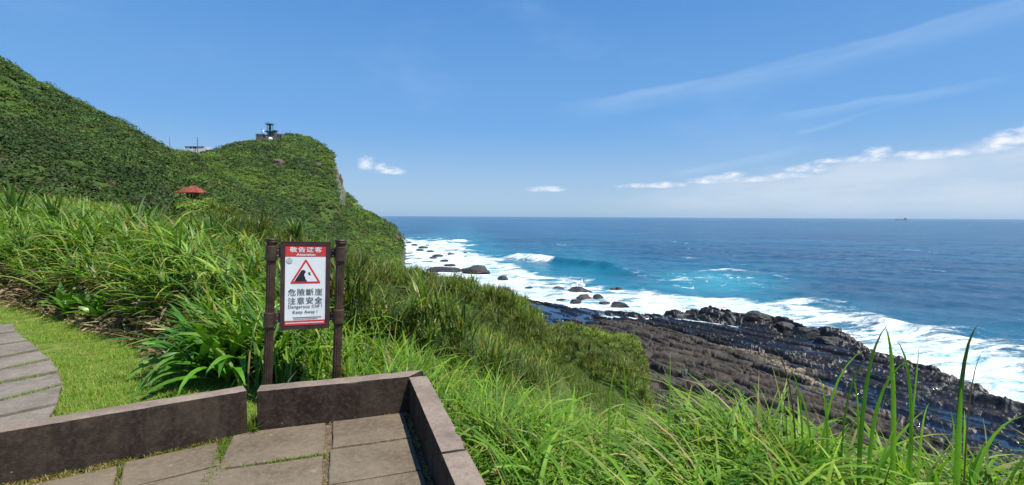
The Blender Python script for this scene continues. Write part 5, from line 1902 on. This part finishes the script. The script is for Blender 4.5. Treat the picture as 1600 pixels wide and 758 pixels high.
def build_station():
    Y = 412.0
    k = Y / F
    def P(u, v, dy=0.0): return at_y(u, v, Y + dy)
    g = P(422, 214)
    e = empty('lookout_station', (g.x, g.y, float(terrain_z(g.x, g.y))), 'dark lookout station with steel tower on the headland summit', 'building')
    # low stone walls and rooms
    for (u0, u1, v0, v1, mat, nm) in [(400, 411, 209, 217, M_CONC, 'wall'), (411, 419, 210.5, 217, M_CONC, 'wall'), (418.5, 431, 207, 217, M_CONC, 'wall'), (431, 441, 209, 216, M_CONC, 'wall')]:
        a = P(u0, v0); b = P(u1, v1 + 4)
        bm = bmesh.new()
        add_box(bm, (a.x + b.x) / 2, Y + 3 + 0.02 * (u0 - 400), (a.z + b.z) / 2, (b.x - a.x), 7, a.z - b.z, None, 0.1)
        w = link(nm, bm_mesh(nm, bm), mat, e)
        for j in range(2 if u1 - u0 > 9 else 1):
            uu = u0 + (u1 - u0) * (0.3 + 0.4 * j)
            c = P(uu, v0 + 3.2)
            bm = bmesh.new()
            add_box(bm, c.x, Y - 0.52 + 0.02 * (u0 - 400), c.z, 1.3, 0.1, 1.2)
            link('window', bm_mesh('window', bm), M_DARKWIN, w)
    # tower: four legs, two decks, railings
    zt = P(419, 194).z; zb = P(419, 210).z; zm = P(419, 205.5).z
    x0, x1 = P(417.4, 200).x, P(423.4, 200).x
    y0, y1 = Y, Y + 3.3
    for x in (x0, x1):
        for y in (y0, y1):
            bm = bmesh.new(); add_tube(bm, (x, y, zb - 2), (x, y, zt), 0.24, n=8)
            link('leg', bm_mesh('leg', bm), M_STEELG, e)
    bm = bmesh.new(); add_tube(bm, ((x0 + x1) / 2, (y0 + y1) / 2, zb - 2), ((x0 + x1) / 2, (y0 + y1) / 2, zt), 0.45, n=10)
    link('stair_shaft', bm_mesh('stair_shaft', bm), M_STEELG, e)
    for (z, ua, ub, nm) in ((zt, 415.2, 424.8, 'top_deck'), (zm, 414.0, 428.0, 'lower_deck')):
        xa, xb = P(ua, 200).x, P(ub, 200).x
        bm = bmesh.new(); add_box(bm, (xa + xb) / 2, (y0 + y1) / 2, z, xb - xa, 5.6, 0.45)
        dk = link(nm, bm_mesh(nm, bm), M_STEELG, e)
        bm = bmesh.new()
        for y in (y0 - 1.1, y1 + 1.1):
            add_box(bm, (xa + xb) / 2, y, z + 1.0, xb - xa, 0.08, 0.1)
            for i in range(6):
                add_box(bm, xa + 0.05 + (xb - xa - 0.1) * i / 5, y, z + 0.6, 0.08, 0.08, 0.8)
        for x in (xa + 0.04, xb - 0.04):
            add_box(bm, x, (y0 + y1) / 2, z + 1.0, 0.08, y1 - y0 + 2.2, 0.1)
        link('railing', bm_mesh('railing', bm), M_STEELG, dk)
    bm = bmesh.new()
    for (xa, xb) in ((x0, x1), (x1, x0)):
        add_tube(bm, (xa, y0, zm), (xb, y0, (zm + zt) / 2 + 1), 0.09, n=6)
    link('bracing', bm_mesh('bracing', bm), M_STEELG, e)
    # masts on the top deck
    for (u, vtop) in ((418.8, 190), (422.6, 191.5)):
        a = P(u, 194); b = P(u, vtop)
        bm = bmesh.new(); add_tube(bm, (a.x, Y + 1, a.z), (b.x, Y + 1, b.z), 0.16, 0.08, 6)
        if u < 420: add_box(bm, b.x - 0.5, Y + 1, b.z - 0.2, 1.5, 0.15, 0.15)
        link('mast', bm_mesh('mast', bm), M_STEELG, e)
    # roofed lookout to the right
    a = P(425.4, 203.5); b = P(431.6, 204.6)
    bm = bmesh.new(); add_box(bm, (a.x + b.x) / 2, Y + 2, (a.z + b.z) / 2, b.x - a.x, 4, 0.6, None, 0.1)
    link('canopy_roof', bm_mesh('canopy_roof', bm), M_STEELG, e)
    for u in (427.5, 430.6):
        p = P(u, 204.6); q = P(u, 209)
        bm = bmesh.new(); add_tube(bm, (p.x, Y + 2, p.z), (q.x, Y + 2, q.z - 1), 0.2, n=6)
        link('canopy_post', bm_mesh('canopy_post', bm), M_STEELG, e)
    # dish and small mast on the left
    p = P(413.4, 204.5)
    bm = bmesh.new()
    prof = [(0.02, 0.0), (0.7, 0.12), (1.25, 0.42), (1.3, 0.5), (1.2, 0.46), (0.6, 0.2), (0.02, 0.1)]
    R = Matrix.Translation((p.x, Y - 0.5, p.z)) @ Vector((-0.3, -1, 0.5)).to_track_quat('Z', 'Y').to_matrix().to_4x4()
    add_lathe(bm, prof, 20, R)
    link('dish', bm_mesh('dish', bm, True), M_PALE, e)
    a = P(409.3, 211); b = P(409.3, 201.6)
    bm = bmesh.new(); add_tube(bm, (a.x, Y, a.z - 1), (b.x, Y, b.z), 0.22, 0.12, 6); add_box(bm, b.x, Y, b.z - 0.6, 1.0, 0.2, 0.2)
    link('mast', bm_mesh('mast', bm), M_STEELG, e)
    # white tank on the slope in front
    p = ground_px(423.5, 220.5, 0.3, 200)
    e2 = empty('water_tank', p, 'white round tank on the grass just below the summit station', 'tank')
    bm = bmesh.new()
    add_lathe(bm, [(1.4, -1.5), (1.6, -0.8), (1.65, 0.8), (1.5, 1.5), (0.9, 2.1), (0.25, 2.3)], 24, Matrix.Translation(p + Vector((0, -1, 0.9))))
    link('tank_body', bm_mesh('tank_body', bm, True), M_PALE, e2)
    bm = bmesh.new()
    add_lathe(bm, [(0.3, 2.25), (0.3, 2.5), (0.1, 2.52)], 12, Matrix.Translation(p + Vector((0, -1, 0.9))))
    link('lid', bm_mesh('lid', bm, True), M_CONC, e2)
    # trig pole at the summit
    p = at_y(453.5, 208, 430); q = at_y(453.5, 203, 430)
    bm = bmesh.new(); add_tube(bm, (p.x, p.y, p.z - 2), q, 0.18, 0.1, 6); add_box(bm, q.x, q.y, q.z - 0.7, 0.9, 0.12, 0.12)
    o = link('pole', bm_mesh('pole', bm), M_STEELG)
    tag(o, 'thin short pole on the grassy headland summit right of the station', 'pole')
    # saddle: masts and a low white building
    for (u, v0, v1, Y2, r, lab, arms) in [(265, 232, 214.5, 245, 0.16, 'thin lone mast on the hill ridge left of the white building', 0), (308.5, 234, 214.0, 336, 0.28, 'thicker antenna mast beside the white building in the saddle', 3)]:
        a = at_y(u, v0, Y2); b = at_y(u, v1, Y2)
        bm = bmesh.new()
        add_tube(bm, (a.x, a.y, a.z - 3), b, r, r * 0.5, 6)
        for i in range(arms):
            z = b.z - 0.8 - 1.6 * i
            add_box(bm, b.x, b.y, z, 1.5 - 0.2 * i, 0.14, 0.14)
        o = link('antenna_mast', bm_mesh('antenna_mast', bm), M_CONC)
        tag(o, lab, 'mast')
    Y3 = 338
    a = at_y(289, 229.3, Y3); b = at_y(323, 234, Y3)
    e3 = empty('ridge_building', ((a.x + b.x) / 2, Y3, b.z - 2), 'low white flat roofed building half hidden in the ridge saddle', 'building')
    bm = bmesh.new(); add_box(bm, (a.x + b.x) / 2, Y3 + 3, (a.z + b.z) / 2 - 1.5, b.x - a.x, 6, a.z - b.z + 3)
    w = link('wall', bm_mesh('wall', bm), M_PALE, e3)
    bm = bmesh.new(); add_box(bm, (a.x + b.x) / 2 - 1, Y3 + 3, a.z + 0.15, (b.x - a.x) * 0.9, 6.6, 0.28)
    link('roof', bm_mesh('roof', bm), M_CONC, e3)
    for u in (298, 303, 306):
        p = at_y(u, 230.6, Y3)
        bm = bmesh.new(); add_box(bm, p.x, Y3 - 0.04, p.z, 0.9, 0.1, 1.2)
        link('window', bm_mesh('window', bm), M_DARKWIN, w)


build_station()


# ------------------------------------------------------------------ ship on the horizon
def build_ship():
    Y = 5200.0
    p = at_z(1408, 341, SEA)
    c = at_y(1408.5, 341, Y); base = Vector((c.x, Y, SEA))
    k = Y / F
    e = empty('cargo_ship', base, 'faint distant grey cargo ship on the sea horizon', 'ship')
    mh = simple_mat('ship_hull_hazed', (0.22, 0.25, 0.29), 0.6, 0, 0.1, 0.05)  # grey lightened and blued: distance haze put into the hull colour
    ms = simple_mat('ship_upperworks', (0.20, 0.21, 0.23), 0.6, 0, 0.1, 0.05)
    L = 9.5 * k; B = 11.0
    bm = bmesh.new()
    out = [(-L, 0), (-L * .96, B * .7), (-L * .8, B), (L * .7, B), (L * .9, B * .55), (L * 1.02, 0), (L * .9, -B * .55), (L * .7, -B), (-L * .8, -B), (-L * .96, -B * .7)]
    add_prism(bm, out, -4, 9, Matrix.Translation(base))
    add_prism(bm, [(L * .72, B * .7), (L * 1.02, 0), (L * .72, -B * .7)], 8.9, 13, Matrix.Translation(base))
    link('hull', bm_mesh('hull', bm), mh, e)
    bm = bmesh.new(); add_box(bm, base.x + L * .62, Y, SEA + 15, L * .28, B * 1.4, 13); add_box(bm, base.x + L * .64, Y, SEA + 23, L * .16, B * 1.0, 4)
    link('deckhouse', bm_mesh('deckhouse', bm), ms, e)
    for f, h in ((-0.15, 20), (-0.6, 13)):
        bm = bmesh.new(); add_tube(bm, (base.x + L * f, Y, SEA + 8), (base.x + L * f, Y, SEA + 8 + h), 1.5, 0.9, 8); add_box(bm, base.x + L * f - 5, Y, SEA + 8 + h * .8, 12, 1.2, 1.2)
        link('derrick', bm_mesh('derrick', bm), ms, e)
    bm = bmesh.new(); add_tube(bm, (base.x + L * .7, Y, SEA + 21), (base.x + L * .7, Y, SEA + 30), 2.2, 1.8, 10)
    link('funnel', bm_mesh('funnel', bm), mh, e)


build_ship()


# ------------------------------------------------------------------ two far walkers on the shore
def build_person(foot, h, label, top, legs, yaw, bent=0.0):
    e_loc = Vector(foot)
    J = {'pel': (0, 0, .52), 'waist': (0, .0, .60), 'chest': (0, -.03 * bent, .74), 'neck': (0, -.06 * bent, .84), 'head': (0, -.09 * bent - .01, .915), 'crown': (0, -.09 * bent, .965),
         'shl': (-.10, -.04 * bent, .80), 'ell': (-.135, .01, .64), 'hal': (-.12, -.06, .50), 'shr': (.10, -.04 * bent, .80), 'elr': (.135, .01, .64), 'har': (.12, -.07, .50),
         'hpl': (-.055, 0, .50), 'knl': (-.065, -.02, .28), 'anl': (-.06, .02, .045), 'tol': (-.065, -.07, .015), 'hpr': (.055, 0, .50), 'knr': (.065, .0, .28), 'anr': (.07, .05, .045), 'tor': (.075, -.04, .015)}
    R = {'pel': .075, 'waist': .065, 'chest': .085, 'neck': .032, 'head': .052, 'crown': .042, 'shl': .042, 'ell': .032, 'hal': .024, 'shr': .042, 'elr': .032, 'har': .024,
         'hpl': .058, 'knl': .042, 'anl': .030, 'tol': .024, 'hpr': .058, 'knr': .042, 'anr': .030, 'tor': .024}
    Ed = [('pel', 'waist'), ('waist', 'chest'), ('chest', 'neck'), ('neck', 'head'), ('head', 'crown'), ('chest', 'shl'), ('shl', 'ell'), ('ell', 'hal'), ('chest', 'shr'), ('shr', 'elr'), ('elr', 'har'),
          ('pel', 'hpl'), ('hpl', 'knl'), ('knl', 'anl'), ('anl', 'tol'), ('pel', 'hpr'), ('hpr', 'knr'), ('knr', 'anr'), ('anr', 'tor')]
    ks = list(J)
    me = bpy.data.meshes.new('person')
    me.from_pydata([Vector(J[k]) * h for k in ks], [(ks.index(a), ks.index(b)) for a, b in Ed], [])
    ob = bpy.data.objects.new('person', me)
    COL.objects.link(ob)
    sk = ob.modifiers.new('skin', 'SKIN')
    sub = ob.modifiers.new('sub', 'SUBSURF'); sub.levels = 2; sub.render_levels = 2
    for i, kx in enumerate(ks):
        me.skin_vertices[0].data[i].radius = (R[kx] * h, R[kx] * h)
        me.skin_vertices[0].data[i].use_root = (kx == 'pel')
    dg = bpy.context.evaluated_depsgraph_get(); dg.update()
    me2 = bpy.data.meshes.new_from_object(ob.evaluated_get(dg))
    bpy.data.objects.remove(ob)
    me2.materials.clear()
    skin = simple_mat('skin', (0.42, 0.26, 0.19), 0.6, 0, 0.05)
    for m in (skin, simple_mat('jacket_cloth', top, 0.8), simple_mat('trousers', legs, 0.8), simple_mat('shoes', (0.05, 0.05, 0.05), 0.7)):
        me2.materials.append(m)
    for p in me2.polygons:
        z = p.center.z / h; ax = abs(p.center.x) / h
        p.use_smooth = True
        p.material_index = 3 if z < 0.06 else (2 if (z < 0.53 and ax < 0.105) else (0 if (z > 0.845 or (z < 0.53 and ax >= 0.105)) else 1))
    o = bpy.data.objects.new('person', me2)
    COL.objects.link(o)
    o.location = e_loc
    o.rotation_euler = (0, 0, yaw)
    tag(o, label, 'person')
    bm = bmesh.new()
    bmesh.ops.create_uvsphere(bm, u_segments=14, v_segments=10, radius=0.062 * h)
    for v in list(bm.verts):
        if v.co.z < -0.012 * h and v.co.y < 0.02 * h: bm.verts.remove(v)
    bmesh.ops.translate(bm, verts=bm.verts, vec=(0, -.09 * bent * h, .935 * h))
    hr = link('hair', bm_mesh('hair', bm, True), simple_mat('hair_dark', (0.02, 0.017, 0.015), 0.6), o, False)
    return o


def shelf_top(x, y):
    ob = bpy.data.objects['rock_shelf']
    hit, loc, nor, _ = ob.ray_cast(Vector((x, y, 50)), Vector((0, 0, -1)))
    return loc.z if hit else SEA + 0.3


p = at_z(1072, 583, SEA + 2.0)
build_person((p.x, p.y, shelf_top(p.x, p.y)), 1.75, 'person in blue grey jacket and trousers standing on brown rock strata', (0.16, 0.20, 0.30), (0.17, 0.20, 0.27), 0.6, 0.6)
p = at_z(899.5, 507, SEA + 0.6)
build_person((p.x, p.y, shelf_top(p.x, p.y)), 1.6, 'person in red clothing on the shore just beyond the knoll crest', (0.50, 0.09, 0.06), (0.38, 0.10, 0.07), 2.6, 0.4)


# ------------------------------------------------------------------ spray bursts
def build_spray():
    m, T, b = new_mat('spray_white')
    b.inputs['Base Color'].default_value = (0.9, 0.92, 0.93, 1)
    b.inputs['Roughness'].default_value = 0.9
    rng = np.random.default_rng(3)
    V = []; Fc = []; n = 0
    for (u, v, w, h, cnt) in [(906, 451, 11, 14, 500), (896, 452, 8, 8, 220), (1312, 498, 34, 5, 260), (712, 379, 14, 5, 200), (1385, 512, 30, 4, 200), (832, 405, 60, 5, 420)]:
        c = at_z(u, v, SEA)
        k = c.y / F
        t = rng.uniform(0, 1, cnt) ** 1.4
        x = c.x + rng.normal(0, 0.32, cnt) * w * k * (1 - 0.4 * t)
        z = SEA + t * h * k * rng.uniform(0.5, 1.0, cnt)
        y = c.y + rng.normal(0, 0.7, cnt)
        r = rng.uniform(0.10, 0.42, cnt) * (c.y / 150) * (1 - 0.5 * t)
        P = np.stack([x, y, z], 1)
        O = np.array([(1, 0, 0), (0, 1, 0), (-1, 0, 0), (0, -1, 0), (0, 0, 1), (0, 0, -1)], float)
        vv = P[:, None, :] + O[None] * r[:, None, None] * rng.uniform(0.6, 1.3, (cnt, 6, 1))
        V.append(vv.reshape(-1, 3))
        tri = np.array([(0, 1, 4), (1, 2, 4), (2, 3, 4), (3, 0, 4), (1, 0, 5), (2, 1, 5), (3, 2, 5), (0, 3, 5)])
        Fc.append((np.arange(cnt)[:, None, None] * 6 + tri[None] + n).reshape(-1, 3))
        n += cnt * 6
    o = link('sea_spray', np_mesh('sea_spray', np.concatenate(V), np.concatenate(Fc), True), m)
    tag(o, 'white spray thrown up where waves break on rocks', 'spray', kind='stuff')


build_spray()


# ------------------------------------------------------------------ haze
def build_haze():
    m = bpy.data.materials.new('haze_air')
    m.use_nodes = True
    nt = m.node_tree
    nt.nodes.clear()
    out = nt.nodes.new('ShaderNodeOutputMaterial')
    pv = nt.nodes.new('ShaderNodeVolumePrincipled')
    pv.inputs['Color'].default_value = (0.66, 0.86, 1.0, 1)
    pv.inputs['Density'].default_value = HAZE_DENSITY
    pv.inputs['Anisotropy'].default_value = 0.2
    nt.links.new(pv.outputs[0], out.inputs['Volume'])
    bm = bmesh.new()
    x0, x1, y0, y1, z0, z1 = -33500, 73000, -60, 28500, -46.0, 140.0
    add_box(bm, (x0 + x1) / 2, (y0 + y1) / 2, (z0 + z1) / 2, x1 - x0, y1 - y0, z1 - z0)
    o = link('haze', bm_mesh('haze', bm), m)
    tag(o, 'thin pale sea haze in the air', 'haze', kind='stuff')


if HAZE_DENSITY > 0:
    build_haze()
